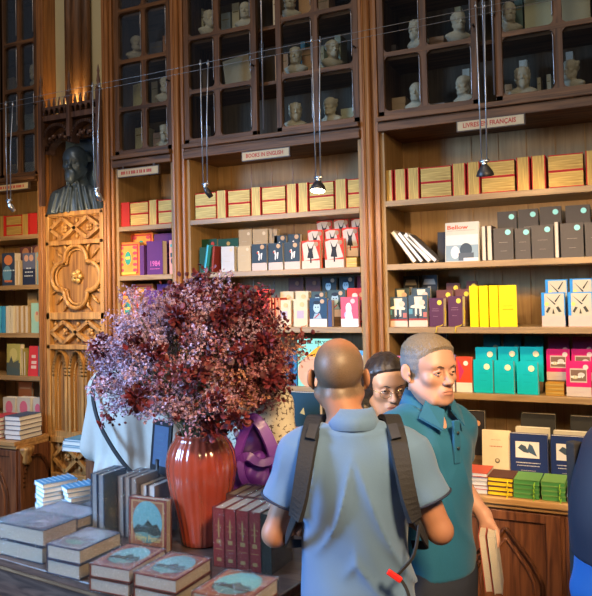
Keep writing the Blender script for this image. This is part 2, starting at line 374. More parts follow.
# signs on the cornices
SIGNB = mat('sign_board', (.52, .42, .24), .6); SIGNR = mat('sign_red_lettering', (.42, .03, .02), .6); SIGNF = mat('sign_frame', (.07, .045, .03), .5)
for txt, xa, xb, z0, z1, lab in (('LIVRES EN FRANÇAIS', -.798, -.478, 2.597, 2.642, 'cream sign with red lettering LIVRES EN FRANÇAIS under the right cornice'),
                              ('BOOKS IN ENGLISH', -2.037, -1.74, 2.572, 2.617, 'cream sign with red lettering BOOKS IN ENGLISH under the middle cornice'),
                              ('~', -2.938, -2.63, 2.557, 2.602, 'small cream sign above the narrow bookcase with orange and purple books'),
                              ('~', -3.985, -3.70, 2.553, 2.592, 'pale sign at the left edge above the bright gilt books')):
    root = empty('section_sign', ((xa + xb) / 2, D - .04, z0), lab, 'sign', 'section signs hanging under the cornices')
    w = (xb - xa) / 2; h = z1 - z0
    b = MB(); b.box(-w - .006, w + .006, 0, .02, -.005, h + .005, SIGNF)
    b.box(-w + .03, -w + .04, .006, .012, h, h + .02, SIGNF); b.box(w - .04, w - .03, .006, .012, h, h + .02, SIGNF); b.build('frame', root)
    b = MB(); b.box(-w, w, -.002, .0, 0, h, SIGNB); b.build('board', root)
    b = MB()
    if txt == '~':                                    # lettering too worn and small to read
        xx = -w * .82
        while xx < w * .7: q = rnd.uniform(.006, .011); b.box(xx, xx + q, -.0035, -.002, h * .28, h * .72, SIGNR); xx += q + rnd.choice((.004, .004, .012))
    else: letter(b, txt, -.005, h / 2, h * .52, -.003, SIGNR, width=2 * w * .80)
    b.build('lettering', root)

# ---------------------------------------------------------------- pilasters between the bookcases (one thing each)
def pilaster(label, X0, X1, Z0=0.0, Z1=4.1):
    root = empty('pilaster', ((X0 + X1) / 2, D, Z0), label, 'pilaster', 'upright pilasters between the bookcases')
    w = (X1 - X0) / 2; H = Z1 - Z0
    a = MB(); a.box(-w, w, .0, .35, 0, H, WD_PIL); a.box(-w, -w + .018, -.02, 0, 0, H, WD_PIL); a.box(w - .018, w, -.02, 0, 0, H, WD_PIL); a.build('shaft', root, bevel=.003)
    b = MB()
    b.tube([(-w * .1, -.012, 0), (-w * .1, -.012, H)], w * .34, WD_PIL, n=14)
    b.tube([(w * .55, -.006, 0), (w * .55, -.006, H)], w * .16, WD_PIL, n=10)
    b.tube([(-w * .62, -.008, 0), (-w * .62, -.008, H)], w * .13, WD_PIL, n=10)
    b.build('reeding', root)
    c = MB(); c.box(-w - .01, w + .01, -.04, .0, 0, .12, WD_PIL); c.build('plinth', root, bevel=.004)
pilaster('wooden pilaster between the middle and the right bookcase, directly above the woman in glasses', XM1, XR0)
pilaster('wooden pilaster between the narrow and the middle bookcase', XN1, XM0)
pilaster('thin wooden pilaster between the carved panel and the narrow bookcase', -3.075, XN0)
pilaster('thin wooden pilaster between the left edge bookcase and the carved panel', XL1, -3.575)

m = MB(); m.box(-3.575, -3.075, D + .10, D + .14, 3.0, 5.0, WALLM); m.build('wall_niche', kind='structure')
l_ = bpy.data.lights.new('assumed_cresting_uplight', 'POINT'); l_.energy = 1.6; l_.color = (1.0, .62, .2); l_.shadow_soft_size = .02  # unseen lamp, assumed from the warm glow at the column base
lo_ = bpy.data.objects.new('assumed_cresting_uplight', l_); COL.objects.link(lo_); lo_.location = (-3.33, D - .01, 3.09)
# ---------------------------------------------------------------- carved gothic panel with niche
CP = empty('carved_gothic_panel', (-3.325, D, 0), 'tall carved oak gothic panel with a four-lobed medallion and a bust niche', 'carved panel')
hw = .245; f = -.02
g = MB(); g.box(-hw, hw, .02, .06, 0, 2.36, WD_OAKD); g.box(-hw, hw, .02, .06, 2.86, 3.02, WD_UP); g.build('ground_board', CP)
g = MB(); g.box(-hw, hw, .16, .20, 2.36, 2.95, mat('niche_back', (.12, .21, .32), .6, noise=.3, scale=8)); g.box(-hw, -hw + .02, .02, .18, 2.36, 2.95, WD_UP); g.box(hw - .02, hw, .02, .18, 2.36, 2.95, WD_UP); g.box(-hw, hw, .0, .18, 2.34, 2.362, WD_OAK); g.build('niche', CP)
fr = MB()
for z0, z1 in ((2.345, 2.375), (2.155, 2.185), (1.665, 1.712), (1.47, 1.502), (.86, .90), (.62, .66), (.05, .2)):
    fr.box(-hw, hw, f, .03, z0, z1, WD_OAK)
for sx in (-1, 1): fr.box(sx * hw - (.03 if sx > 0 else 0), sx * hw + (.03 if sx < 0 else 0), f, .03, 0, 2.37, WD_OAK)
fr.build('frame', CP, bevel=.004)
def diamonds(z0, z1, nm='diamond_band'):
    b = MB(); zc = (z0 + z1) / 2; h = (z1 - z0) / 2 - .012; L = hw - .035
    for cx in (-L / 2, L / 2):
        w = L / 2
        for (p, q) in (((cx - w, zc), (cx, zc + h)), ((cx, zc + h), (cx + w, zc)), ((cx + w, zc), (cx, zc - h)), ((cx, zc - h), (cx - w, zc))):
            b.bar(p, q, .022, f + .004, .03, WD_OAK)
        for k in range(4):
            t = math.pi / 2 * k + .78; b.ball((cx + .016 * math.cos(t), .012, zc + .016 * math.sin(t)), (.013, .012, .013), WD_OAK)
        b.ball((cx, .004, zc), (.009, .012, .009), WD_OAK)
    for cx in (-L, 0, L):
        for sz in (-1, 1): b.ball((cx * .92, .014, zc + sz * h * .75), (.014, .014, .018), WD_OAK)
    b.build(nm, CP)
diamonds(2.185, 2.345); diamonds(1.502, 1.665); diamonds(.66, .86)
# four-lobed medallion
q = MB(); zc = 1.945; R1, off = .095, .110
pts = []
for k in range(4):
    a0 = math.pi / 2 * k
    cx, cz = off * math.cos(a0), off * math.sin(a0)
    for i in range(17):
        t = a0 - 1.74 + 3.48 * i / 16
        pts.append((cx + R1 * math.cos(t), 0.006, zc + cz + R1 * math.sin(t)))
q.tube([(x, -.006, z) for x, y, z in pts], .014, WD_OAK, n=8, closed=True)
q.tube([(x * .88, .008, zc + (z - zc) * .88) for x, y, z in pts], .008, WD_OAK, n=8, closed=True)
q.build('four_lobed_moulding', CP)
for k in range(4):
    q = MB()
    for j in (-1, 0, 1):
        t = math.pi / 2 * k + math.pi / 4 + j * .24
        q.tube([(.17 * math.cos(t), .014, zc + .17 * math.sin(t)), (.21 * math.cos(t + j * .1), .006, zc + .21 * math.sin(t + j * .1)), (.255 * math.cos(t + j * .06), .014, zc + .255 * math.sin(t + j * .06))], [.006, .011, .005], WD_OAK, n=6)
    q.build('corner_carving', CP)
q = MB()
for k in range(5):
    t = 2 * math.pi * k / 5; q.ball((.028 * math.cos(t), .006, zc + .028 * math.sin(t)), (.02, .016, .02), mat('rosette_gilt', (.55, .36, .12), .4, metal=.4))
q.ball((0, -.004, zc), (.014, .02, .014), mat('rosette_gilt', (.55, .36, .12)))
q.build('rosette', CP)
# lancet arches
q = MB()
for i in range(3):
    xa = -.205 + i * .138; xb = xa + .132
    q.arch(xa + .012, xb - .012, 1.30, 1.45, .02, f + .004, .03, WD_OAK, legs=.93)
    q.arch(xa + .034, xb - .034, 1.27, 1.39, .010, .004, .03, WD_OAK, legs=.94)
q.box(-.215, .215, f + .006, .03, .90, .935, WD_OAK); q.build('lancet_arches', CP)
q = MB()
for i in range(3):
    xa = -.17 + i * .138
    for j in range(4): q.tube([(xa + .028 * math.sin(j * 1.6), .008, .70 + j * .0), (xa, .0, .88)], .004, WD_OAK, n=5)
q.build('leaf_carving', CP)
# tracery over the niche: two cusped arches, pinnacles and cresting
q = MB(); DK = wood('wood_tracery', (.05, .025, .018), (.16, .085, .055), 'Z')
for xa, xb in ((-hw + .005, -.005), (.005, hw - .005)):
    q.arch(xa, xb, 2.83, 2.955, .018, -.045, .03, DK)
    w = xb - xa
    for t in (.22, .36, .64, .78): q.ball((xa + w * t, -.02, 2.835 + .05 * math.sin(t * math.pi)), (.014, .02, .014), DK)
q.arch(-hw + .01, hw - .01, 2.78, 2.90, .03, -.01, .05, DK)
q.box(-hw, hw, -.045, .06, 2.985, 3.02, DK); q.box(-hw, hw, -.05, .06, 3.06, 3.075, DK)
q.build('tracery_arches', CP)
q = MB()
for i in range(11):
    x = -hw + .022 + i * .045; q.tube([(x, -.04, 3.02), (x, -.04, 3.10), (x, -.04, 3.135)], [.008, .011, .002], DK, n=6); q.ball((x, -.04, 3.06), (.016, .012, .016), DK, n=8, k=6)
q.build('cresting', CP)
for x in (-hw, 0, hw):
    q = MB(); q.box(x - .014, x + .014, -.06, -.03, 2.86 if x == 0 else 2.42, 3.14, DK); q.lathe([(.016, 0), (.02, .01), (.009, .03), (.013, .05), (.006, .10), (.009, .115), (.001, .16)], DK, n=8, c=(x, -.045, 3.14)); q.build('pinnacle', CP)
# pale wall, posts rising over the niche
UP = empty('niche_column', (-3.345, D + .065, 3.03), 'dark wooden cluster column rising above the bronze relief between pale wall strips', 'column')
q = MB()
for dx, r in ((-.075, .03), (0, .045), (.075, .03)): q.tube([(dx, 0, 0), (dx, 0, 1.4)], r, WD_UP, n=14)
q.build('shafts', UP)
q = MB(); q.box(-.12, .12, -.05, .03, 0, .03, WD_UP); q.build('base', UP)

# ---------------------------------------------------------------- base cabinets with worktops
def base_cabinet(label, X0, X1, depth, Zt, doors, seed=0, leftside=True):
    root = empty('base_cabinet', ((X0 + X1) / 2, D, 0), label, 'cabinet')
    w = (X1 - X0) / 2; y0 = -depth
    b = MB(); b.box(-w, w, y0, -.022, .0, Zt - .05, WD_CT); b.build('carcass', root)
    b = MB(); b.box(-w - .0, w + .0, y0 - .035, -.022, Zt - .03, Zt - .001, WD_CTX); b.box(-w, w, y0 - .02, -.022, Zt - .05, Zt - .03, WD_CTX); b.build('worktop', root, bevel=.004)
    b = MB(); b.box(-w, w, y0 - .015, y0, 0, .10, WD_CT); b.build('plinth', root, bevel=.003)
    n = doors; dw = 2 * w / n
    for i in range(n):
        a = -w + i * dw; d = MB()
        d.box(a + .01, a + .07, y0 - .014, y0, .11, Zt - .06, WD_CT); d.box(a + dw - .07, a + dw - .01, y0 - .014, y0, .11, Zt - .06, WD_CT)
        d.box(a + .07, a + dw - .07, y0 - .014, y0, .11, .19, WD_CT); d.box(a + .07, a + dw - .07, y0 - .014, y0, Zt - .10, Zt - .06, WD_CT)
        o = d.build('door', root, bevel=.003)
        t = MB(); nn = 1
        for e_, zt_, r_ in ((.09, Zt - .14, .010), (.125, Zt - .185, .006)):
            xa, xb = a + e_, a + dw - e_; xm = (xa + xb) / 2; L_ = [(xa, y0 - .003, .2), (xa, y0 - .003, Zt - .36)]
            for i_ in range(1, 13):
                u_ = i_ / 12; L_.append((xa + (xm - xa) * (u_ - .10 * math.sin(2 * math.pi * u_)), y0 - .003, Zt - .36 + (zt_ - Zt + .36) * (.5 - .5 * math.cos(math.pi * u_)) ** .8))
            L_ += [(2 * xm - x_, y_, z_) for x_, y_, z_ in L_[-2::-1]]; t.tube(L_, r_, WD_CT, n=8); t.build('gothic_moulding', o)
    return root
base_cabinet('dark wooden base cabinet with arched doors under the right bookcase', XM1 + .05, .62, .385, .90, 4)
base_cabinet('wooden base cabinet under the middle and narrow bookcases, hidden behind the people', -3.03, XM1 + .046, .26, .90, 4)
BL = base_cabinet('reddish wooden base cabinet at the left edge carrying white books', -4.35, -3.555, .28, .915, 2)
# its corner side panel with gothic carving, facing the aisle
s_ = MB(); SM = T((.3975, -.14, 0)) @ Rz(math.pi / 2)
s_.arch(-.11, .11, .62, .80, .02, -.012, .0, WD_CT, legs=.12, M=SM); s_.box(-.138, -.12, -.012, 0, .1, .86, WD_CT, M=SM); s_.box(.10, .118, -.012, 0, .1, .86, WD_CT, M=SM)
s_.build('side_tracery', BL)
s_ = MB(); s_.lathe([(.02, 0), (.035, .02), (.03, .05), (.05, .09), (.05, .11)], WD_OAK, n=12, c=(.41, -.23, .76)); s_.build('corner_bracket', BL)
# ================================================================ SMOOTH BODIES (signed distance fields meshed by surface nets)
class Sdf:
    def __init__(s): s.p = []; s.M = np.eye(4)
    def pt(s, a): return (s.M @ np.array([a[0], a[1], a[2], 1.0]))[:3]
    def cone(s, a, b, ra, rb, k=.02, op=1, flat=False):
        s.p.append(('f' if flat else 'c', s.pt(a), s.pt(b), ra, rb, k, op)); return s
    def ell(s, c, r, k=.02, op=1, rot=None):
        R = s.M[:3, :3].copy()
        if rot is not None: R = R @ np.array(rot.to_3x3())
        s.p.append(('e', s.pt(c), R, np.array(r, float), 0, k, op)); return s
    def stack(s, rows, k=.03, op=1):          # rows: (z, cx, cy, rx, ry)
        s.p.append(('s', np.array(rows, float), 0, 0, 0, k, op)); return s
    def clip(s, n, d): s.p.append(('x', np.array(n, float), d, 0, 0, 0, 0)); return s     # keep n.p < d
    def fold(s, fn): s.p.append(('w', fn, 0, 0, 0, 0, 0)); return s
    def mesh(s, h, fine=None):
        lo = np.full(3, 1e9); hi = np.full(3, -1e9); B = []
        for q in s.p:
            if q[0] in 'cf': r = max(q[3], q[4]); a = np.minimum(q[1], q[2]) - r; b = np.maximum(q[1], q[2]) + r
            elif q[0] == 'e': e = np.sqrt(((q[2] * q[3][None, :]) ** 2).sum(1)); a = q[1] - e; b = q[1] + e
            elif q[0] == 's': w = q[1]; a = np.array([(w[:, 1] - w[:, 3]).min(), (w[:, 2] - w[:, 4]).min(), w[:, 0].min()]); b = np.array([(w[:, 1] + w[:, 3]).max(), (w[:, 2] + w[:, 4]).max(), w[:, 0].max()])
            else: B.append(None); continue
            B.append((a, b))
            if q[6] > 0: lo = np.minimum(lo, a); hi = np.maximum(hi, b)
        lo -= 3 * h + .01; hi += 3 * h + .01
        ax = []
        for i in range(3):                       # optionally a finer grid round the head
            a, b = (fine[i] if fine else (0, 0)); v = [lo[i]]
            while v[-1] < hi[i]: v.append(v[-1] + (h * .45 if a <= v[-1] < b else h))
            ax.append(np.array(v))
        n = np.array([len(a) for a in ax])
        F = np.full(tuple(n), 1.0, np.float32)
        for q, bb in zip(s.p, B):
            if q[0] == 'x':
                F = np.maximum(F, (q[1][0] * ax[0][:, None, None] + q[1][1] * ax[1][None, :, None] + q[1][2] * ax[2][None, None, :] - q[2]).astype(np.float32)); continue
            if q[0] == 'w':
                X, Y, Z = np.meshgrid(*ax, indexing='ij', sparse=True); F = F + q[1](X, Y, Z).astype(np.float32); continue
            k = q[5]; mg = k + 3 * h + .01
            i0 = np.array([np.searchsorted(ax[i], bb[0][i] - mg) for i in range(3)]); i1 = np.array([np.searchsorted(ax[i], bb[1][i] + mg) for i in range(3)])
            i0 = np.maximum(i0 - 1, 0); i1 = np.minimum(i1 + 1, n)
            sl = tuple(slice(i0[i], i1[i]) for i in range(3))
            X, Y, Z = np.meshgrid(ax[0][sl[0]], ax[1][sl[1]], ax[2][sl[2]], indexing='ij')
            if q[0] in 'cf':
                a, b, ra, rb = q[1], q[2], q[3], q[4]; d = b - a; L2 = max(d @ d, 1e-12)
                t0 = ((X - a[0]) * d[0] + (Y - a[1]) * d[1] + (Z - a[2]) * d[2]) / L2; t = np.clip(t0, 0, 1)
                g = np.sqrt((X - a[0] - t * d[0]) ** 2 + (Y - a[1] - t * d[1]) ** 2 + (Z - a[2] - t * d[2]) ** 2) - (ra + (rb - ra) * t)
                if q[0] == 'f': g = np.maximum(g, (np.abs(t0 - .5) - .5) * math.sqrt(L2))
            elif q[0] == 'e':
                c, R, r = q[1], q[2], q[3]; P = np.stack([X - c[0], Y - c[1], Z - c[2]], -1) @ R
                k0 = np.sqrt(((P / r) ** 2).sum(-1)); k1 = np.sqrt(((P / r ** 2) ** 2).sum(-1)) + 1e-9; g = k0 * (k0 - 1) / k1
            else:
                w = q[1]; z = Z[0, 0, :]; o = np.argsort(w[:, 0]); w = w[o]
                # smooth interpolation of the sections
                def ip(j):
                    i = np.clip(np.searchsorted(w[:, 0], z) - 1, 0, len(w) - 2); t = np.clip((z - w[i, 0]) / (w[i + 1, 0] - w[i, 0]), 0, 1)
                    m = np.gradient(w[:, j], w[:, 0]); hh = w[i + 1, 0] - w[i, 0]
                    return (2*t**3-3*t**2+1)*w[i, j] + (t**3-2*t**2+t)*hh*m[i] + (-2*t**3+3*t**2)*w[i+1, j] + (t**3-t**2)*hh*m[i+1]
                cx, cy, rx, ry = ip(1), ip(2), ip(3), ip(4)
                k0 = np.sqrt(((X - cx) / rx) ** 2 + ((Y - cy) / ry) ** 2); g = (k0 - 1) * np.minimum(rx, ry)
                g = np.maximum(g, np.maximum(w[0, 0] - Z, Z - w[-1, 0]))
            f = F[sl]
            if q[6] > 0:
                hh = np.maximum(k - np.abs(f - g), 0) / max(k, 1e-9); F[sl] = np.minimum(f, g) - hh * hh * k * .25
            else:
                g = -g; hh = np.maximum(k - np.abs(f - g), 0) / max(k, 1e-9); F[sl] = np.maximum(f, g) + hh * hh * k * .25
        # surface nets
        S = F < 0
        nx, ny, nz = F.shape
        cnt = np.zeros((nx - 1, ny - 1, nz - 1), np.int8)
        for i in (0, 1):
            for j in (0, 1):
                for l in (0, 1): cnt += S[i:nx - 1 + i, j:ny - 1 + j, l:nz - 1 + l]
        act = (cnt > 0) & (cnt < 8); idx = -np.ones(act.shape, np.int64); ids = np.argwhere(act); idx[act] = np.arange(len(ids))
        acc = np.zeros((len(ids), 3)); num = np.zeros(len(ids))
        I, J, K = ids.T
        E = [((0,0,0),(1,0,0)),((0,1,0),(1,1,0)),((0,0,1),(1,0,1)),((0,1,1),(1,1,1)),((0,0,0),(0,1,0)),((1,0,0),(1,1,0)),((0,0,1),(0,1,1)),((1,0,1),(1,1,1)),((0,0,0),(0,0,1)),((1,0,0),(1,0,1)),((0,1,0),(0,1,1)),((1,1,0),(1,1,1))]
        for a, b in E:
            fa = F[I + a[0], J + a[1], K + a[2]]; fb = F[I + b[0], J + b[1], K + b[2]]; c = (fa < 0) != (fb < 0)
            t = np.where(c, fa / np.where(c, fa - fb, 1), 0)
            for d in range(3): acc[:, d] += np.where(c, a[d] + t * (b[d] - a[d]), 0)
            num += c
        fr_ = acc / num[:, None]; V = np.stack([ax[i][ids[:, i]] + fr_[:, i] * (ax[i][ids[:, i] + 1] - ax[i][ids[:, i]]) for i in range(3)], 1)
        Q = []
        def quads(mask, pa, cells, flipsign):
            P = np.argwhere(mask)
            if not len(P): return
            sg = S[P[:, 0], P[:, 1], P[:, 2]]
            c = [idx[P[:, 0] + o[0], P[:, 1] + o[1], P[:, 2] + o[2]] for o in cells]
            A = np.stack(c, 1); A[~sg] = A[~sg][:, ::-1]; Q.append(A if not flipsign else A[:, ::-1])
        m = np.zeros_like(S); m[:-1, 1:-1, 1:-1] = S[:-1, 1:-1, 1:-1] != S[1:, 1:-1, 1:-1]
        quads(m, 0, [(0, -1, -1), (0, 0, -1), (0, 0, 0), (0, -1, 0)], False)
        m = np.zeros_like(S); m[1:-1, :-1, 1:-1] = S[1:-1, :-1, 1:-1] != S[1:-1, 1:, 1:-1]
        quads(m, 1, [(-1, 0, -1), (-1, 0, 0), (0, 0, 0), (0, 0, -1)], False)
        m = np.zeros_like(S); m[1:-1, 1:-1, :-1] = S[1:-1, 1:-1, :-1] != S[1:-1, 1:-1, 1:]
        quads(m, 2, [(-1, -1, 0), (0, -1, 0), (0, 0, 0), (-1, 0, 0)], False)
        return V, np.concatenate(Q) if Q else np.zeros((0, 4), int)
    def build(s, name, material, h, parent=None, M=None, paint=None, post=None, fine=None, **tags):
        V, Q = s.mesh(h, fine)
        if post is not None: V = post(V)
        me = bpy.data.meshes.new(name)
        me.vertices.add(len(V)); me.vertices.foreach_set('co', V.astype(np.float32).ravel())
        me.loops.add(len(Q) * 4); me.loops.foreach_set('vertex_index', Q.astype(np.int32).ravel())
        me.polygons.add(len(Q)); me.polygons.foreach_set('loop_start', np.arange(0, len(Q) * 4, 4, dtype=np.int32)); me.polygons.foreach_set('loop_total', np.full(len(Q), 4, np.int32))
        mats = [material] if not isinstance(material, (list, tuple)) else list(material)
        for m_ in mats: me.materials.append(m_)
        if paint is not None: me.polygons.foreach_set('material_index', paint(V[Q].mean(1)).astype(np.int32))
        me.polygons.foreach_set('use_smooth', np.ones(len(Q), bool))
        me.update(calc_edges=True); me.validate()
        o = bpy.data.objects.new(name, me); COL.objects.link(o)
        if parent is not None: o.parent = parent
        if M is not None: o.matrix_local = M
        return tag(o, **tags)
def npm(M): return np.array([list(r) for r in M])

def head_sdf(S, M, female=False, wide=1.0, bust=False):
    old = S.M; S.M = old @ npm(M); w = wide
    S.ell((0, -.012, .032), (.074 * w, .094, .083), k=.0)
    S.ell((0, .030, .030), (.062 * w, .058, .062), k=.03)            # forehead
    S.ell((0, .022, -.045), (.058 * w, .064, .066), k=.03)           # face
    S.ell((0, .032, -.080), (.042 * w, .046, .032), k=.025)          # jaw
    for sx in (-1, 1):
        S.cone((sx * .058 * w, -.005, -.050), (sx * .030 * w, .060, -.094), .017, .015, k=.03)
        S.ell((sx * .040 * w, .058, -.024), (.022, .020, .019), k=.02)    # cheek
    S.ell((0, .075, -.098), (.021, .016, .016), k=.018)               # chin
    S.ell((0, .074, .020), (.048 * w, .016, .012), k=.02)             # brow
    for sx in (-1, 1):
        S.ell((sx * .031, .094, -.004), (.019, .013, .0115), k=.014, op=-1)
    S.cone((0, .082, .004), (0, .104, -.032), .0075, .0105, k=.012)
    S.ell((0, .108, -.034), (.010, .010, .009), k=.006)
    for sx in (-1, 1): S.ell((sx * .012, .096, -.037), (.0085, .010, .0075), k=.006)
    S.ell((0, .086, -.068), (.026, .012, .019), k=.014)               # muzzle
    S.ell((0, .0965, -.0630), (.0215, .0050, .0036), k=.005); S.ell((0, .0950, -.0725), (.018, .0055, .0044), k=.005)
    S.ell((0, .104, -.0675), (.024, .007, .0012), k=.003, op=-1)
    for sx in (-1, 1):                                                # eyelids
        S.cone((sx * .019, .083, -.001), (sx * .031, .0885, .0042), .0034, .0042, k=.003); S.cone((sx * .031, .0885, .0042), (sx * .044, .080, -.0005), .0042, .0030, k=.003)
        S.cone((sx * .019, .083, -.005), (sx * .031, .0875, -.0095), .0026, .0030, k=.003); S.cone((sx * .031, .0875, -.0095), (sx * .043, .079, -.004), .0026, .0022, k=.003)
    if not bust:
        for sx in (-1, 1):
            S.ell((sx * .084 * w, -.014, -.004), (.0075, .017, .029), k=.006, rot=Rx(.18) @ Rz(sx * .55))
            S.ell((sx * .090 * w, -.005, -.003), (.005, .010, .018), k=.004, op=-1, rot=Rx(.18) @ Rz(sx * .55))
            S.ell((sx * .080 * w, -.002, -.030), (.006, .008, .010), k=.005)
            S.ell((sx * .082 * w, .004, -.008), (.004, .004, .007), k=.004)
    S.M = old

# ---------------------------------------------------------------- the plaster busts behind the glass of the upper cupboards
def plaster_bust(name, var):
    S = Sdf(); head_sdf(S, T((0, 0, .30)), bust=True)
    S.cone((0, -.01, .24), (0, -.02, .12), .045, .055, k=.03)
    S.stack([(.05, 0, -.02, .07, .05), (.10, 0, -.02, .13, .075), (.15, 0, -.02, .15, .07), (.18, 0, -.02, .10, .055)], k=.04)
    if var == 0:
        for k in range(18):
            a = k * 2.4; S.ell((.062 * math.cos(a), -.02 + .07 * math.sin(a), .345 + .03 * math.sin(k * 1.7)), (.022, .022, .022), k=.008)
    elif var == 1:
        S.ell((0, -.03, .345), (.088, .092, .07), k=.01); S.ell((0, -.10, .31), (.035, .035, .035), k=.02)
    else:
        for k in range(26):
            a = k * 2.4; S.ell((.07 * math.cos(a), -.015 + .085 * math.sin(a), .33 + .045 * math.sin(k * 1.3)), (.018, .018, .022), k=.006)
        S.ell((0, .06, .20), (.035, .035, .045), k=.02)
    b = S.build('plaster_bust', PLASTER, .0075)
    p = MB(); p.lathe([(.06, -.0), (.06, .012), (.035, .022), (.03, .045), (.05, .055)], PLASTER, n=16); p.build('pedestal', b)
    return b
BUSTS = [plaster_bust('plaster_bust', v) for v in range(3)]
bust_spots = [(246, 28, 1, 'B', 'behind the middle glass doors, on the top row seen'), (296, 76, 0, 'A', ''), (333, 69, 1, 'A', ''), (296, 134, 2, 'Z', ''), (331, 126, 0, 'Z', ''), (210, 40, 2, 'B', ''),
    (417, 51, 2, 'A', ''), (417, 112, 1, 'Z', ''), (459, 42, 0, 'A', ''), (464, 104, 1, 'Z', ''), (523, 92, 2, 'Z', ''), (571, 86, 0, 'Z', ''), (509, 28, 1, 'A', ''),
    (166, 101, 0, 'A', ''), (166, 148, 2, 'Z', ''), (137, 58, 1, 'B', ''), (36, 82, 2, 'A', ''), (290, 14, 1, 'B', '')]
blabs = ['white plaster bust on the top row of the left glass door of the middle bookcase', 'curly haired plaster bust, middle row, right glass door of the middle bookcase',
    'smooth haired plaster bust beside a brown book, right door of the middle bookcase', 'plaster bust at lower left behind the right glass door of the middle bookcase', 'plaster bust next to a pale box at the bottom right of the middle glass doors',
    'plaster bust high up beside brown volumes behind the left glass door of the middle bookcase', 'solitary plaster bust alone in the dark middle row at the left of the right bookcase', 'plaster bust beside a brown box, bottom row left of the right bookcase',
    'plaster bust with shoulders, second column middle row of the right bookcase', 'plaster bust in front of a white strip, left of the black lamp cord', 'reddish shadowed plaster bust above the LIVRES EN FRANÇAIS sign', 'plaster bust in the rightmost visible pane of the upper cupboards, bottom row',
    'plaster bust at the top edge above the LIVRES EN FRANÇAIS sign', 'plaster bust behind the middle panes of the narrow bookcase', 'plaster bust at the bottom panes of the narrow bookcase', 'plaster bust in the upper panes of the narrow bookcase', 'plaster bust behind the glass at the left edge bookcase beside a small blue object', 'plaster bust cut by the top edge above the middle bookcase']
rows = {'R': {'Z': 2.725, 'A': 3.063, 'B': 3.393}, 'M': {'Z': 2.715, 'A': 3.038, 'B': 3.363}, 'N': {'Z': 2.70, 'A': 2.998, 'B': 3.303}, 'L': {'Z': 2.64, 'A': 3.253, 'Y': 2.953, 'B': 3.578}}
def bay(px): return 'L' if px < 45 else 'N' if px < 176 else 'M' if px < 366 else 'R'
for i, (px, py, v, row, _) in enumerate(bust_spots):
    src = BUSTS[v]; used = src.get('used')
    o = src if not used else src.copy()
    if used:
        COL.objects.link(o)
        for ch in src.children: c = ch.copy(); COL.objects.link(c); c.parent = o
    src['used'] = 1
    p = at(px, py, D + .10); z = rows[bay(px)][row]
    s = .46
    o.location = (p.x, D + .10, z); o.scale = (s, s, s); o.rotation_euler = (0, 0, math.pi + rnd.uniform(-.9, .7) + .25)
    tag(o, blabs[i], 'bust', 'plaster busts in the glazed upper cupboards')
for b_ in bpy.data.objects:
    if 'used' in b_: del b_['used']

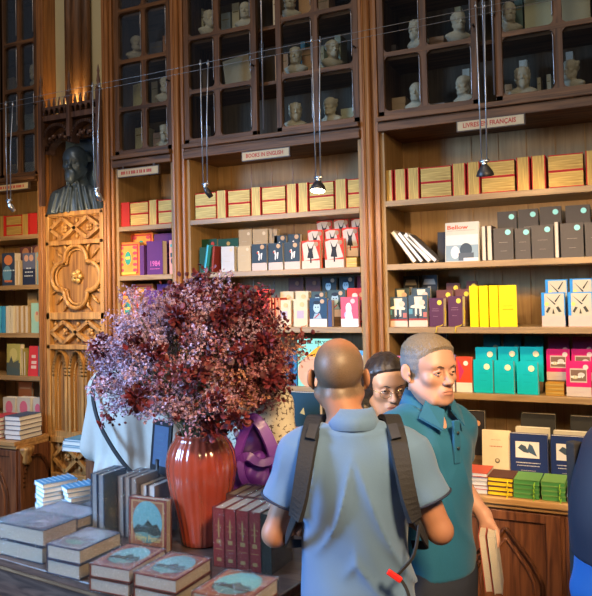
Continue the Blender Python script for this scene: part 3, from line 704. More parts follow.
# ================================================================ BOOKS
CC = {}
def cmat(col, rough=.5, coat=0.0):
    key = 'print_%02x%02x%02x%s' % (int(col[0] * 255), int(col[1] * 255), int(col[2] * 255), 'g' if coat else '')
    return mat(key, col, rough + .12, coat=coat, noise=.06, scale=40, spec=.22)
def book(name, label, group, w, h, t, M, cover, page=PAGES, art=(), sticker=None, ribbon=None, coat=0.0, spine=None, bt=.0025, inset=.003, cat='book', wrap=False):
    root = empty(name, M, label, cat, group)
    cm = cover if isinstance(cover, bpy.types.Material) else cmat(cover, .5, coat)
    b = MB(); x0, x1 = -w / 2, w / 2
    b.box(x0, x1, 0, bt, 0, h, cm); b.box(x0, x1, t - bt, t, 0, h, cm); b.box(x0, x0 + bt, bt, t - bt, 0, h, cm); b.build('cover', root)
    b = MB(); b.box(x0 + bt, x1 - inset, bt + .0002, t - bt - .0002, inset * .8, h - inset * .8, page); b.build('page_block', root)
    if art or spine:
        b = MB(); y = -.0003
        def P2(u, v): return (x0 + u * w, v * h)
        for a in art:
            k = a[0]; c = cmat(a[1], .5, coat) if not isinstance(a[1], bpy.types.Material) else a[1]
            if k == 'r':
                (u0, v0), (u1, v1) = P2(a[2], a[3]), P2(a[4], a[5]); b.add([(u0, y, v0), (u1, y, v0), (u1, y, v1), (u0, y, v1)], [(0, 1, 2, 3)], c)
            elif k == 'c':
                u, v = P2(a[2], a[3]); n = 18; b.add([(u + a[4] * w * math.cos(2 * math.pi * i / n), y, v + a[5] * w * math.sin(2 * math.pi * i / n)) for i in range(n)], [tuple(range(n))], c)
            elif k == 'p':
                b.add([(P2(*q)[0], y, P2(*q)[1]) for q in a[2]], [tuple(range(len(a[2])))], c)
            elif k == 'l':                      # a line of print too small to read: a row of short strokes
                u, v = P2(a[3], a[4]); W_ = (a[6] if len(a) > 6 else .5) * w; hh = a[5] * h * .45; xx = u - W_ / 2; r = random.Random(int(a[4] * 1000))
                while xx < u + W_ / 2:
                    q = r.uniform(.5, 1.8) * hh; b.add([(xx, y, v - hh / 2), (xx + q, y, v - hh / 2), (xx + q, y, v + hh / 2), (xx, y, v + hh / 2)], [(0, 1, 2, 3)], c); xx += q + hh * .5
            elif k == 't':
                u, v = P2(a[3], a[4]); letter(b, a[2], u, v, a[5] * h, y, c, width=(a[6] * w if len(a) > 6 else None))
            y -= .0003
        if spine:
            for a in spine:
                c = cmat(a[1], .5, coat); xx = x0 - .0004
                if a[0] == 'r': b.add([(xx, a[2] * t, a[3] * h), (xx, a[4] * t, a[3] * h), (xx, a[4] * t, a[5] * h), (xx, a[2] * t, a[5] * h)], [(3, 2, 1, 0)], c)
                elif a[0] == 'c':
                    n = 12; b.add([(xx, a[2] * t + a[4] * t * math.cos(2 * math.pi * i / n), a[3] * h + a[5] * t * math.sin(2 * math.pi * i / n)) for i in range(n)], [tuple(range(n))[::-1]], c)
        b.build('cover_print', root)
    if sticker:
        c, u, v, r = sticker; b = MB(); n = 20; X, Z = x0 + u * w, v * h; sm = cmat(c)
        vs = [(X + r * math.cos(2 * math.pi * i / n), yy, Z + r * math.sin(2 * math.pi * i / n)) for yy in (-.0032, -.0002) for i in range(n)]
        b.add(vs, [tuple(range(n)), tuple(range(2 * n - 1, n - 1, -1))] + [((i + 1) % n, i, i + n, (i + 1) % n + n) for i in range(n)], sm)
        b.build('round_sticker', root)
    if ribbon:
        b = MB(); b.tube([(x1 - .02, t / 2, h - .01), (x1 + .004, t / 2, h * .5), (x1 + .002, t * .4, .02), (x1 - .01, -.01, .004), (x1 - .02, -.035, .002), (x1 - .025, -.038, -.03)], .0022, cmat(ribbon), n=5); b.build('ribbon', root)
    if wrap:
        b = MB(); b.box(x0 - .003, x1 + .003, -.004, t + .002, -.003, h + .003, PLASTIC); b.build('plastic_wrap', root)
    return root
FLAT = Rx(-math.pi / 2)
FORE = Rz(-math.pi / 2)
FLATFORE = Matrix(((0, 0, 1, 0), (-1, 0, 0, 0), (0, -1, 0, 0), (0, 0, 0, 1)))
SPINE = Rz(math.pi / 2)
def stand(x, y, z, lean=.04, rz=0.0): return T((x, y, z)) @ Rz(rz) @ Rx(-lean)

# ------- gilt books, fore-edges out, on the top open shelf of each bookcase
RED = (.42, .02, .015)
def gilt(px0, px1, z, Y, kind, wh, lab, grp, H=.165, page=None, red=None):
    a = at(px0, 200, Y).x; b = at(px1, 200, Y).x
    page = page or GILT
    if kind == 'u':
        t = b - a - .003; book('gilt_edged_book', lab, grp, .12, H, t, T((a, Y + .06, z)) @ FORE, red or RED, page, bt=.005, inset=.001)
    elif kind == 's':
        n = wh; th = H / 2 - .004
        for k in range(2):
            zz = z + (k + 1) * (th + .001) + .0005
            lb = lab % ('lower' if k == 0 else 'upper')
            book('gilt_edged_book', lb, grp, .12, b - a - .004, th, T((a + .001, Y + .06, zz)) @ FLATFORE, RED, page, bt=.005, inset=.001)
    elif kind == 'r':      # closed red cover facing the room
        book('gilt_edged_book', lab, grp, b - a - .004, H, .11, T(((a + b) / 2, Y, z)), RED, page, bt=.004)
GG = 'gilt edged books along the top open shelves'
def giltrow(spec, z, Y, where, H):
    nu = sum(1 for s in spec if s[2] != 's'); ns = sum(1 for s in spec if s[2] == 's'); iu = is_ = 0
    for a, b, k in spec:
        od = ['leftmost', 'second', 'third', 'fourth', 'fifth', 'sixth', 'seventh']
        o_s = 'only flat pair' if ns == 1 else 'rightmost flat pair' if is_ == ns - 1 else 'leftmost flat pair' if is_ == 0 else od[is_] + ' flat pair from left'
        o_u = 'only upright one' if nu == 1 else 'rightmost upright' if iu == nu - 1 else 'leftmost upright' if iu == 0 else od[iu] + ' upright from left'
        if k == 's': lab = '%s gilt edged book, ' + o_s + ', ' + where; is_ += 1
        elif k == 'u': lab = 'gilt edged book, ' + o_u + ', ' + where; iu += 1
        else: lab = 'gilt edged book showing its closed red cover, ' + where; iu += 1
        gilt(a, b, z, Y, k, 2, lab, GG, H)
giltrow([(383, 393.5, 'u'), (395, 406.5, 'u'), (408, 420, 'u'), (421, 452, 's'), (453, 466.5, 'u'), (468, 481, 'u'), (482, 516, 's'), (517.5, 531, 'u'), (532.5, 547, 'u'), (549, 585, 's'), (587, 601, 'u')], 2.281, D + .02, 'under the LIVRES EN FRANÇAIS sign', .165)
giltrow([(195, 216, 's'), (216.5, 226.5, 'u'), (228, 250, 's'), (251, 261, 'u'), (262, 285.5, 's'), (286.5, 297, 'u'), (298, 308.5, 'u'), (309.5, 334, 's'), (335, 347, 'u'), (348, 363, 's')], 2.258, D + .02, 'under the BOOKS IN ENGLISH sign', .165)
giltrow([(119, 129.5, 'r'), (130, 148, 's'), (148.5, 157, 'u'), (158, 175, 's')], 2.250, D + .02, 'in the narrow bookcase', .155)
giltrow([(-12, 4, 'u'), (6, 20.5, 's'), (21.5, 28.5, 'u'), (29, 37, 'r')], 2.246, D + .02, 'in the left edge bookcase', .145)

# ------- face-out books given by their edges in the photograph, standing on the shelf (front row) or on a riser (rows behind)
RISER = wood('wood_display_riser', (.10, .06, .03), (.20, .12, .06), 'X')
def face(px0, px1, pt, pb, shelf, Y, style, lab, grp, h=None, lean=.03, rz=0.0, t=None):
    a = at(px0, pt, Y); b = at(px1, pt, Y); top = a.z * .5 + b.z * .5; w = b.x - a.x
    if h is None: z = shelf; h = top - shelf
    else:
        z = top - h
        if z < shelf + .012: z = shelf; h = top - shelf
        else:
            q = MB(); q.box(a.x + .003, b.x - .003, Y + .002, Y + .05, shelf, z - .0005, RISER)
            q.build('display_step', CASES[bay(px0)])
    st = dict(style); tt = t or st.pop('t', .022); st.pop('t', None)
    nm = st.pop('name', 'book')
    return book(nm, lab, grp, w - .001, h, tt, stand(a.x + (b.x - a.x) / 2, Y, z, lean, rz), **st)
def frow(items, shelf, Y, style, desc, grp, h=None, **k):
    n = len(items)
    for i, (a, b, pt) in enumerate(items):
        lab = desc if n == 1 else desc + ', ' + which(i, n)
        face(a, b, pt, 0, shelf, Y, style, lab, grp, h, **k)
Y1, Y2, Y3 = D + .03, D + .115, D + .20  # rear row covers below are darkened copies standing in for shelf shade
# right bookcase, second shelf
taupe = dict(cover=(.085, .072, .058), page=PAGES, sticker=((.25, .62, .58), .74, .86, .0135), art=[('l', (.36, .31, .24), 0, .5, .55, .025, .45), ('l', (.36, .31, .24), 0, .5, .28, .02, .3)], t=.035)
frow([(493, 513, 228), (514.5, 530, 228), (531, 553, 225), (560, 583, 223), (584.5, 606, 222)], 1.946, Y1, taupe, 'taupe hardcover with a round sticker in the front row', 'taupe hardcovers with round stickers on the right second shelf', lean=0)
frow([(497, 516.5, 211.5), (518, 538, 209), (539.5, 561, 206.5), (565, 590, 205), (592, 616, 203)], 1.946, Y2, dict(taupe, cover=(.06, .052, .044)), 'taupe hardcover, shade painted in, with a sticker in the back row', 'taupe hardcovers with round stickers on the right second shelf', h=.20, lean=0)  # same cover in a darker copy, shade put into the colour
for i, (a, b) in enumerate(((481, 485.5), (486.5, 491.5), (554, 558.5))):
    p = at(a, 230, Y1); q_ = at(b, 230, Y1)
    book('book', ('dark slim volume seen from its edge, leftmost of the pair beside the first taupe hardcover', 'dark slim volume seen from its edge, directly left of the first taupe hardcover', 'dark slim volume between the third and fourth taupe hardcovers')[i], 'taupe hardcovers with round stickers on the right second shelf', .12, .175, q_.x - p.x, T((p.x, Y1 + .06, 1.946)) @ FORE, (.10, .08, .07), PAGES)
face(444, 478, 221.5, 262, 1.946, Y1 + .02, dict(cover=(.50, .47, .38), page=PAGEW, name='novel', art=[('t', (.50, .06, .02), 'Bellow', .36, .87, .10, .62), ('l', (.25, .25, .2), 0, .46, .79, .03, .8), ('r', (.22, .30, .34), .02, .02, .98, .60), ('r', (.50, .55, .52), .02, .42, .98, .68), ('c', (.60, .62, .60), .3, .24, .13, .19), ('c', (.05, .07, .09), .62, .30, .18, .2), ('r', (.08, .10, .12), .40, .03, .85, .22), ('r', (.66, .66, .62), .55, .02, .98, .09)], t=.03), 'large pale paperback with an orange title over a grey photograph, on the second shelf right', None, lean=.12)
face(437, 446, 232, 262, 1.946, Y1 + .08, dict(cover=(.03, .03, .035), page=PAGEW), 'black book half hidden behind the pale paperback with the orange title', None, lean=.05)
# leaning books left of it
for i, (px, ln, col, hh) in enumerate(((400, .62, (.55, .46, .32), .205), (407, .66, (.10, .09, .08), .20), (415, .72, (.60, .53, .40), .20), (421, .80, (.12, .12, .13), .20))):
    p = at(px + 9, 262, Y1)
    book('leaning_book', ('cream book leaning against the left side, leftmost of four leaning books', 'dark leaning book, second of the four left of the pale paperback', 'cream book leaning, third of the four leaning books', 'black and white book leaning flattest, nearest the pale paperback with the orange title')[i],
         'leaning books on the right second shelf', .13, hh, .021, T((p.x + .02, Y1 + .075, 1.948)) @ Ry(-ln) @ FORE, col, PAGEW, art=[('r', (.5, .45, .35), .1, .6, .9, .9)])
# third shelf
murder = dict(cover=(.05, .08, .10), page=PAGES, art=[('r', (.66, .48, .36), 0, 0, 1, .20), ('r', (.32, .05, .04), 0, .20, 1, .26), ('p', (.70, .64, .44), [(.30, .95), (.34, .70), (.12, .66), (.10, .60), (.85, .56), (.90, .62), (.72, .70), (.74, .95)]), ('c', (.66, .45, .33), .72, .76, .15, .15), ('r', (.66, .60, .46), .34, .34, .45, .58), ('r', (.66, .60, .46), .58, .34, .69, .58), ('p', (.02, .02, .02), [(.36, .42), (.50, .24), (.64, .42), (.50, .34)]), ('r', (.10, .28, .32), .02, .40, .22, .56), ('r', (.45, .15, .12), .78, .30, .97, .46)], t=.03)
frow([(387.5, 407, 297), (408, 427, 295)], 1.616, Y1, murder, 'peach based paperback with a cream hat drawing in the front row', 'hat drawing paperbacks on the right third shelf')
frow([(391, 409, 288.5), (411, 430, 288)], 1.616, Y2, murder, 'paperback with a cream hat drawing in the middle row', 'hat drawing paperbacks on the right third shelf', h=.15)
frow([(403, 418, 276), (421, 437, 275)], 1.616, Y3, dict(cover=(.02, .025, .03), page=PAGES, art=[('p', (.34, .30, .24), [(.20, .86), (.1, .66), (.9, .66), (.8, .86)]), ('r', (.34, .30, .24), .4, .3, .6, .6)], t=.03), 'paperback with a hat drawing, painted almost black for shade, in the rear row', 'hat drawing paperbacks on the right third shelf', h=.15)  # cover and drawing darkened to paint the shade at the back
purple = dict(cover=(.085, .022, .045), page=PAGES, sticker=((.80, .55, .05), .74, .84, .0125), ribbon=(.75, .6, .02), art=[('l', (.35, .2, .2), 0, .45, .62, .03, .45), ('l', (.35, .2, .2), 0, .45, .55, .03, .5), ('l', (.35, .2, .2), 0, .45, .36, .025, .35)], t=.04)
frow([(428, 443.5, 298), (447, 462.5, 296)], 1.616, Y1, purple, 'purple hardcover with a yellow round sticker and yellow ribbon on the third shelf', 'purple hardcovers with yellow stickers', rz=-.22)
frow([(436, 452, 290), (455, 470, 289)], 1.616, Y2, dict(purple, cover=(.14, .05, .04), ribbon=None), 'brown hardcover with a yellow round sticker behind the purple ones', 'purple hardcovers with yellow stickers', h=.16)
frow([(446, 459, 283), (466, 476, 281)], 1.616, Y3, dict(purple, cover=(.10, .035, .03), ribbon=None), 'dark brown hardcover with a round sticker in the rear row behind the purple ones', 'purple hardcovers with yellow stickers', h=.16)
YEL = (.86, .66, .0)
for i, (a, b) in enumerate(((470, 478.5), (479.5, 488.5), (489.5, 498.5))):
    p = at(a, 290, Y1); q_ = at(b, 290, Y1)
    book('yellow_book', 'bright yellow book with its spine out, ' + which(i, 3) + ' of the three yellow spines', 'bright yellow books on the third shelf', .13, .205, q_.x - p.x - .002, T((q_.x - .001, Y1 - .02 + .065, 1.616)) @ SPINE, YEL, cmat((.80, .62, .02)))
p = at(499, 290, Y1)
book('yellow_book', 'yellow booklet standing half open beside the three yellow spines, its cover sagging right', 'bright yellow books on the third shelf', .085, .205, .012, T((p.x + .042, Y1 - .01, 1.616)) @ Rz(.18) @ Rx(-.03), (.78, .58, .01), cmat((.75, .58, .03)), art=[('l', (.45, .3, .0), 0, .5, .5, .03, .5), ('r', (.55, .38, .0), .2, .40, .8, .43)])
bluew = dict(cover=(.03, .25, .60), page=PAGEW, art=[('r', (.50, .45, .32), .13, .32, .97, .97), ('r', (.58, .42, .34), 0, 0, 1, .32), ('p', (.03, .03, .03), [(.14, .94), (.20, .90), (.62, .66), (.56, .64)]), ('p', (.03, .03, .03), [(.84, .94), (.78, .92), (.56, .74), (.62, .72)]), ('p', (.05, .05, .04), [(.18, .44), (.30, .58), (.40, .56), (.26, .40)]), ('p', (.05, .05, .04), [(.62, .56), (.72, .60), (.86, .44), (.74, .42)]), ('c', (.75, .6, .15), .22, .66, .09, .09), ('p', (.06, .05, .03), [(.46, .38), (.5, .54), (.56, .38)]), ('l', (.5, .4, .35), 0, .5, .17, .03, .45)], t=.045)
frow([(541, 564.5, 292.5), (567.5, 592, 292)], 1.616, Y1, bluew, 'blue edged book with crossed drawings and pink base, front row', 'blue edged illustrated books', lean=0)
frow([(545, 567, 279.5), (569.5, 592, 278.5)], 1.616, Y2, bluew, 'blue edged book with crossed drawings, back row', 'blue edged illustrated books', h=.18, lean=0)
# fourth shelf
turq = dict(cover=(.0, .46, .52), page=PAGES, sticker=((.78, .80, .50), .70, .80, .0150), art=[('l', (.0, .30, .36), 0, .5, .60, .028, .42), ('l', (.0, .30, .36), 0, .5, .38, .025, .35)], t=.03)
frow([(472.5, 492.5, 360), (493.5, 513.5, 361), (516, 537.5, 362)], 1.286, Y1, turq, 'turquoise hardcover with a pale sticker in the front row', 'turquoise hardcovers on the right fourth shelf', rz=-.08)
frow([(475, 496, 347.5), (497.5, 518, 347), (519.5, 542.5, 347)], 1.286, Y2, turq, 'turquoise hardcover with a pale sticker in the raised second row', 'turquoise hardcovers on the right fourth shelf', h=.17)
frow([(483, 500, 335), (503, 521, 335), (524, 543, 336)], 1.286, Y3, dict(turq, cover=(.0, .07, .08), sticker=((.2, .2, .12), .72, .62, .014)), 'turquoise hardcover with shade painted in, in the rear row', 'turquoise hardcovers on the right fourth shelf', h=.17)  # turquoise cover and sticker painted dark as shelf shade
mag = dict(cover=(.62, .015, .14), page=PAGES, sticker=((.75, .58, .50), .80, .84, .0120), art=[('r', (.56, .48, .42), 0, 0, 1, .27), ('r', (.56, .46, .37), .16, .40, .84, .80), ('r', (.20, .12, .08), .19, .44, .81, .76), ('c', (.55, .50, .25), .36, .55, .13, .08), ('c', (.62, .56, .5), .62, .62, .14, .1), ('l', (.75, .7, .6), 0, .45, .56, .13), ('l', (.5, .4, .4), 0, .5, .13, .03, .4)], t=.03)
frow([(565.5, 590.5, 361.5)], 1.286, Y1, mag, 'magenta book with a framed picture standing lowest and nearest on the fourth shelf', 'magenta illustrated books on the right fourth shelf', lean=0)
frow([(546, 569.5, 349.5), (571, 594, 349.5)], 1.286, Y2, mag, 'magenta book with a framed picture in the raised second row', 'magenta illustrated books on the right fourth shelf', h=.15, lean=0)
frow([(548, 569, 337.5), (572, 593, 337)], 1.286, Y3, dict(mag, cover=(.14, .01, .04), art=[('r', (.3, .18, .16), .1, .2, .9, .4)], sticker=((.4, .28, .22), .80, .6, .012)), 'magenta book with shade painted in, in the rear row', 'magenta illustrated books on the right fourth shelf', h=.15, lean=0)  # magenta cover, print and sticker painted dark as shelf shade
for k in range(3):
    p = at(545.5, 390, Y1); q_ = at(564, 390, Y1)
    book('gilt_edged_book', ('lowest', 'middle', 'topmost')[k] + ' of three small gilt edged books lying in front of the magenta books', 'small gilt edged books lying on the fourth shelf', .07, q_.x - p.x, .019, T((p.x, Y1 + .035, 1.286 + .0195 * (k + 1))) @ FLATFORE, (.5, .25, .02), GILT, bt=.002, inset=.001)
face(455.5, 471.5, 357, 392, 1.286, Y1, dict(cover=(.66, .06, .02), page=PAGES, sticker=((.8, .72, .6), .62, .82, .012), art=[('r', (.74, .68, .58), 0, 0, 1, .27), ('p', (.5, .03, .12), [(.2, .3), (.1, .95), (.5, .6)])], t=.03), 'orange red book with a pale base directly beside the first turquoise hardcover', None)
dkp = dict(cover=(.02, .012, .03), page=PAGES, sticker=((.60, .32, .12), .75, .80, .0125), art=[('r', (.5, .02, .10), .08, .1, .13, .7), ('r', (.45, .05, .15), .22, .1, .27, .7), ('r', (.5, .02, .10), .36, .1, .41, .7)], t=.03)
frow([(404, 424, 334), (427, 446, 333)], 1.286, Y2, dkp, 'magenta striped dark book behind the head of the man in teal', 'dark striped books with orange stickers', h=.17)
frow([(388, 404, 356), (405, 421, 355), (422, 438, 355), (439, 454, 355)], 1.286, Y1, dict(cover=(.10, .12, .45), page=PAGEW, art=[('r', (.7, .15, .2), 0, .80, 1, 1), ('r', (.7, .66, .6), 0, 0, 1, .3)], t=.03), 'blue and pink paperback mostly hidden by the two heads', 'blue and pink paperbacks behind the heads')
# right worktop
CW = .90
face(481, 509, 431, 470, CW, D - .09, dict(cover=(.72, .62, .42), page=PAGES, art=[('l', (.45, .12, .05), 0, .5, .66, .045, .45), ('l', (.3, .2, .1), 0, .5, .80, .02, .35), ('c', (.15, .12, .08), .55, .36, .09, .09), ('c', (.6, .5, .3), .55, .37, .05, .05)], t=.03), 'cream paperback with a small dark medallion standing on the right worktop', None, h=.215, lean=.10)
navy = dict(cover=(.012, .03, .13), page=PAGEW, art=[('r', (.70, .70, .68), .14, .50, .78, .84), ('p', (.05, .08, .12), [(.2, .70), (.3, .78), (.42, .74), (.5, .60), (.36, .62)]), ('p', (.05, .1, .18), [(.44, .64), (.72, .54), (.6, .76), (.52, .80)]), ('l', (.66, .66, .66), 0, .48, .40, .035, .66), ('l', (.66, .66, .66), 0, .48, .34, .035, .60), ('l', (.5, .5, .5), 0, .48, .24, .02, .40)], t=.04)
NV = 'navy and cream books standing on the right worktop'
frow([(509.5, 547, 434.5), (550, 590, 437)], CW, D - .12, navy, 'navy book with a white picture in the front row on the right worktop', NV, h=.225, lean=.06)
frow([(515, 549, 428), (553, 590, 432)], CW, D - .06, dict(cover=(.50, .46, .34), page=PAGEW, t=.04), 'cream book behind a navy one, only its top showing', NV, h=.235, lean=.06)
dkb = dict(cover=(.035, .035, .032), page=PAGES, art=[('r', (.32, .28, .20), .22, .30, .85, .62), ('c', (.05, .04, .03), .45, .45, .1, .12), ('c', (.05, .04, .03), .65, .45, .1, .12)], t=.05)
frow([(520.5, 555, 414), (570, 606, 417)], CW, D + .06, dkb, 'large black book with a small framed picture in the rear of the right worktop', 'black books at the rear of the right worktop', h=.24, lean=.0)
frow([(466, 484, 411)], CW, D + .04, dict(cover=(.02, .018, .02), page=PAGES, sticker=((.5, .25, .12), .62, .72, .014), t=.04), 'black book with a round orange sticker right of the man in teal', None, h=.22)
def pile(x, y, z, n, w, h, t, cols, page, desc, grp, rz=0.0, jit=.0, art=(), names='book', coat=0.0, ribbon=None, wrap=False, topart=None, stack_words=('lowest', 'topmost'), mode=FLAT, seed=1, dx=0.0):
    r = random.Random(seed); zz = z
    for k in range(n):
        zz += t + .0006
        wd = 'lowest' if k == 0 else ('topmost' if k == n - 1 else ('second lowest' if k == 1 else 'third lowest' if k == 2 else 'fourth lowest' if k == 3 else 'fifth lowest'))
        col = cols[k % len(cols)]
        lab = (wd + ' ' if n > 1 else '') + desc
        M = T((x + r.uniform(-jit, jit) + dx * k, y + r.uniform(-jit, jit), zz)) @ Rz(rz + r.uniform(-jit, jit) * 6) @ mode @ T((0, 0, -h / 2))
        bk = book(names, lab, grp, w, h, t, M, col, page, art=(topart if (k == n - 1 and topart) else art), coat=coat, ribbon=None, wrap=wrap, bt=min(.0025, t * .2))
        if ribbon:
            rb = MB(); rb.tube([(w / 2 - .02, t * .5, .01), (w / 2 - .02, t * .5, -.012), (w / 2 - .022, t * 1.1, -.02), (w / 2 - .02, t * 1.6, -.018)], .0025, cmat(ribbon), n=5)
            rb.build('ribbon', bk)
NB = 'small notebooks in piles along the right worktop'
def cx(px, py, Z): 
    d = CF + CR * ((px - PPX) / FPX) - CU * ((py - PPY) / FPX); t = (Z - EYE) / d.z; return Vector((d.x * t, d.y * t, Z))
for (pa, pb, cover, page, rib, n, nm, word) in ((486, 512, (.10, .04, .03), (.80, .58, .02), (.80, .66, .02), 4, 'notebook', 'brown notebook with bright yellow page edges'),
        (514, 540, (.13, .32, .09), (.08, .30, .08), (.28, .55, .05), 4, 'notebook', 'green notebook in the left green pile'), (543, 567, (.16, .34, .09), (.08, .30, .08), (.28, .55, .05), 4, 'notebook', 'green notebook in the right green pile'),
        (569, 592, (.10, .06, .05), (.25, .55, .75), (.25, .55, .80), 3, 'notebook', 'brown notebook with light blue page edges')):
    a = cx(pa, 497, CW); b = cx(pb, 500, CW); x = (a.x + b.x) / 2
    pile(x, D - .325, CW, n, b.x - a.x - .002, .145, .0195, [cover], cmat(page), word + ' on the right worktop', NB, names='notebook', jit=.002, ribbon=rib, seed=int(pa))
pile(at(478, 490, D - .34).x, D - .32, CW, 5, .11, .15, .018, [(.62, .60, .55), (.55, .10, .06), (.60, .55, .48)], PAGEW, 'white or red booklet in the pile beside the teal shirt', 'small white and red books in a pile', names='booklet', jit=.006, seed=5)

# ------- middle bookcase
GR = 'dark green hardcovers on the middle second shelf'
green = dict(cover=(.012, .06, .035), page=PAGES, t=.03)
frow([(199, 215, 247)], 1.940, Y1, green, 'dark green hardcover in front at the left end of the middle second shelf', GR)
face(201, 216.5, 239, 272, 1.940, Y2, dict(green, sticker=((.45, .05, .03), .74, .82, .012)), 'dark green hardcover with a red sticker in the raised row', GR, h=.17)
face(217.5, 238, 238.5, 272, 1.940, Y2, dict(green, sticker=((.45, .28, .08), .52, .82, .012)), 'dark green hardcover with an orange sticker in the raised row', GR, h=.17)
p = at(204.5, 272, Y1 - .02); book('leaning_book', 'bright cyan book leaning at the left of the middle second shelf', None, .12, .165, .012, T((p.x, Y1 + .03, 1.942)) @ Ry(.17) @ FORE, (.05, .45, .65), cmat((.10, .55, .75)))
p = at(212, 272, Y1 - .02); book('leaning_book', 'dark red book leaning next to the bright cyan one', None, .12, .155, .014, T((p.x, Y1 + .03, 1.942)) @ Ry(.10) @ FORE, (.22, .03, .02), cmat((.30, .06, .04)))
wh = dict(page=PAGES, t=.04, art=[('c', (.60, .50, .34), .76, .86, .11, .11), ('l', (.45, .4, .3), 0, .45, .62, .03, .4), ('l', (.45, .4, .3), 0, .45, .4, .03, .4)])
WG = 'cream and white boxed books on the middle second shelf'
frow([(221, 234, 246.5)], 1.940, Y1 - .01, dict(wh, cover=(.50, .50, .50)), 'white hardcover right of the dark red leaning book', WG, lean=0)
frow([(237.5, 250.5, 246)], 1.940, Y1 - .01, dict(wh, cover=(.46, .36, .22)), 'cream hardcover directly right of the white one in the front row', WG, lean=0)
frow([(238.5, 251.5, 229.5), (252.5, 267.5, 229)], 1.940, Y2, dict(wh, cover=(.38, .28, .16)), 'beige hardcover in the raised row above the cream and white ones', WG, h=.19, lean=0)
frow([(269, 272.5, 229), (273, 277, 229)], 1.940, Y2, dict(wh, cover=(.34, .25, .15), art=()), 'narrow beige spine in the raised row beside the beige hardcovers', WG, h=.19, lean=0)
bp_ = dict(cover=(.03, .05, .07), page=PAGEW, t=.035, sticker=((.45, .30, .18), .72, .88, .013), art=[('r', (.52, .42, .38), 0, 0, 1, .28), ('p', (.66, .66, .64), [(.35, .70), (.48, .74), (.56, .55), (.50, .36), (.44, .40), (.47, .56)]), ('p', (.66, .66, .64), [(.60, .64), (.72, .66), (.66, .42), (.60, .40)]), ('c', (.5, .05, .03), .40, .66, .06, .06)])
BG = 'black and pink paperbacks on the middle second shelf'
frow([(251.5, 266.5, 244), (268, 282.5, 243), (284, 299.5, 242)], 1.940, Y1 - .01, bp_, 'black paperback with white hands and pink base, front row', BG, lean=0)
frow([(274, 286, 235.5), (288, 300, 234)], 1.940, Y2, bp_, 'black paperback half hidden behind the front black and pink ones', BG, h=.14, lean=0)
rw = dict(cover=(.62, .04, .02), page=PAGES, t=.035, sticker=((.30, .22, .14), .82, .86, .013), art=[('p', (.50, .46, .40), [(.12, .28), (.02, .9), (.3, .96), (.7, .95), (.98, .35)]), ('r', (.54, .45, .38), 0, 0, 1, .28), ('p', (.02, .02, .025), [(.30, .92), (.38, .62), (.30, .38), (.66, .36), (.60, .62), (.70, .90), (.56, .72), (.44, .72)]), ('r', (.02, .02, .025), .46, .2, .54, .42)])
RG = 'red and white paperbacks with a black figure on the middle second shelf'
frow([(301.5, 319.5, 240.5), (324.5, 343.5, 238.5)], 1.940, Y1 - .01, rw, 'red and white paperback with a black figure in the front row', RG, lean=0)
frow([(307.5, 322.5, 230), (325, 339.5, 229), (342, 358, 227.5)], 1.940, Y2, rw, 'red and white paperback with black figure, raised second row', RG, h=.16, lean=0)
frow([(316.5, 332, 220.5), (333.5, 348.5, 219), (351, 364, 218)], 1.940, Y3, dict(rw, cover=(.35, .03, .02)), 'red and white paperback with black figure, highest rear row', RG, h=.16, lean=0)  # same red cover, darkened to stand in for shade
for k in range(2):
    p = at(346.5, 262, Y1); q_ = at(357, 262, Y1)
    book('gilt_edged_book', ('lower', 'upper')[k] + ' small gilt edged book lying right of the red and white paperbacks', 'small gilt edged books on the middle second shelf', .07, q_.x - p.x, .025, T((p.x, Y1 + .03, 1.940 + .0255 * (k + 1))) @ FLATFORE, (.55, .3, .02), GILT, bt=.002, inset=.001)
face(361, 366.5, 238, 268, 1.940, Y1, dict(cover=(.10, .10, .14), page=PAGEW, art=[('r', (.66, .62, .60), 0, 0, 1, .3), ('r', (.2, .35, .6), .1, .6, .9, .9)]), 'narrow white based book at the right end of the middle second shelf', None, lean=0)
# middle third shelf
crm = dict(cover=(.62, .50, .33), page=PAGES, t=.04, sticker=((.62, .42, .20), .62, .80, .013), ribbon=(.6, .12, .02), art=[('r', (.42, .34, .42), .25, .30, .75, .58)])
CG = 'cream hardcovers with orange stickers on the middle third shelf'
frow([(277, 290.5, 300), (293, 307, 299)], 1.616, Y1, crm, 'cream hardcover with an orange sticker in the front row of the middle third shelf', CG)
frow([(280, 293, 291.5), (295, 308, 291)], 1.616, Y2, dict(crm, ribbon=None), 'cream hardcover with an orange sticker in the raised row of the middle third shelf', CG, h=.16)
frow([(288, 303, 278), (305.5, 320, 277.5)], 1.616, Y3, dict(cover=(.09, .035, .03), page=PAGES, t=.03, sticker=((.22, .10, .05), .6, .8, .013)), 'dark brown hardcover, shade painted in, in the rear row of the middle third shelf', CG, h=.16)  # cover and sticker painted dark for the shade behind
nvf = dict(cover=(.02, .06, .12), page=PAGES, t=.035, sticker=((.50, .34, .22), .74, .88, .012), art=[('r', (.72, .62, .56), 0, 0, 1, .27), ('c', (.35, .50, .56), .42, .66, .20, .28), ('p', (.30, .44, .50), [(.2, .28), (.3, .46), (.6, .46), (.7, .28)]), ('c', (.02, .03, .05), .42, .84, .2, .1), ('c', (.03, .05, .07), .35, .68, .04, .03), ('c', (.03, .05, .07), .5, .68, .04, .03), ('p', (.4, .08, .1), [(.25, .3), (.35, .3), (.6, .44), (.52, .46)])])
NG = 'navy paperbacks with a portrait on the middle third shelf'
frow([(309, 326.5, 298)], 1.616, Y1, nvf, 'navy paperback with a pale blue portrait in front on the middle third shelf', NG)
frow([(327.5, 331.5, 300)], 1.616, Y1, dict(nvf, cover=(.05, .07, .16), art=(), sticker=None), 'dark blue narrow spine right of the navy portrait paperback', NG)
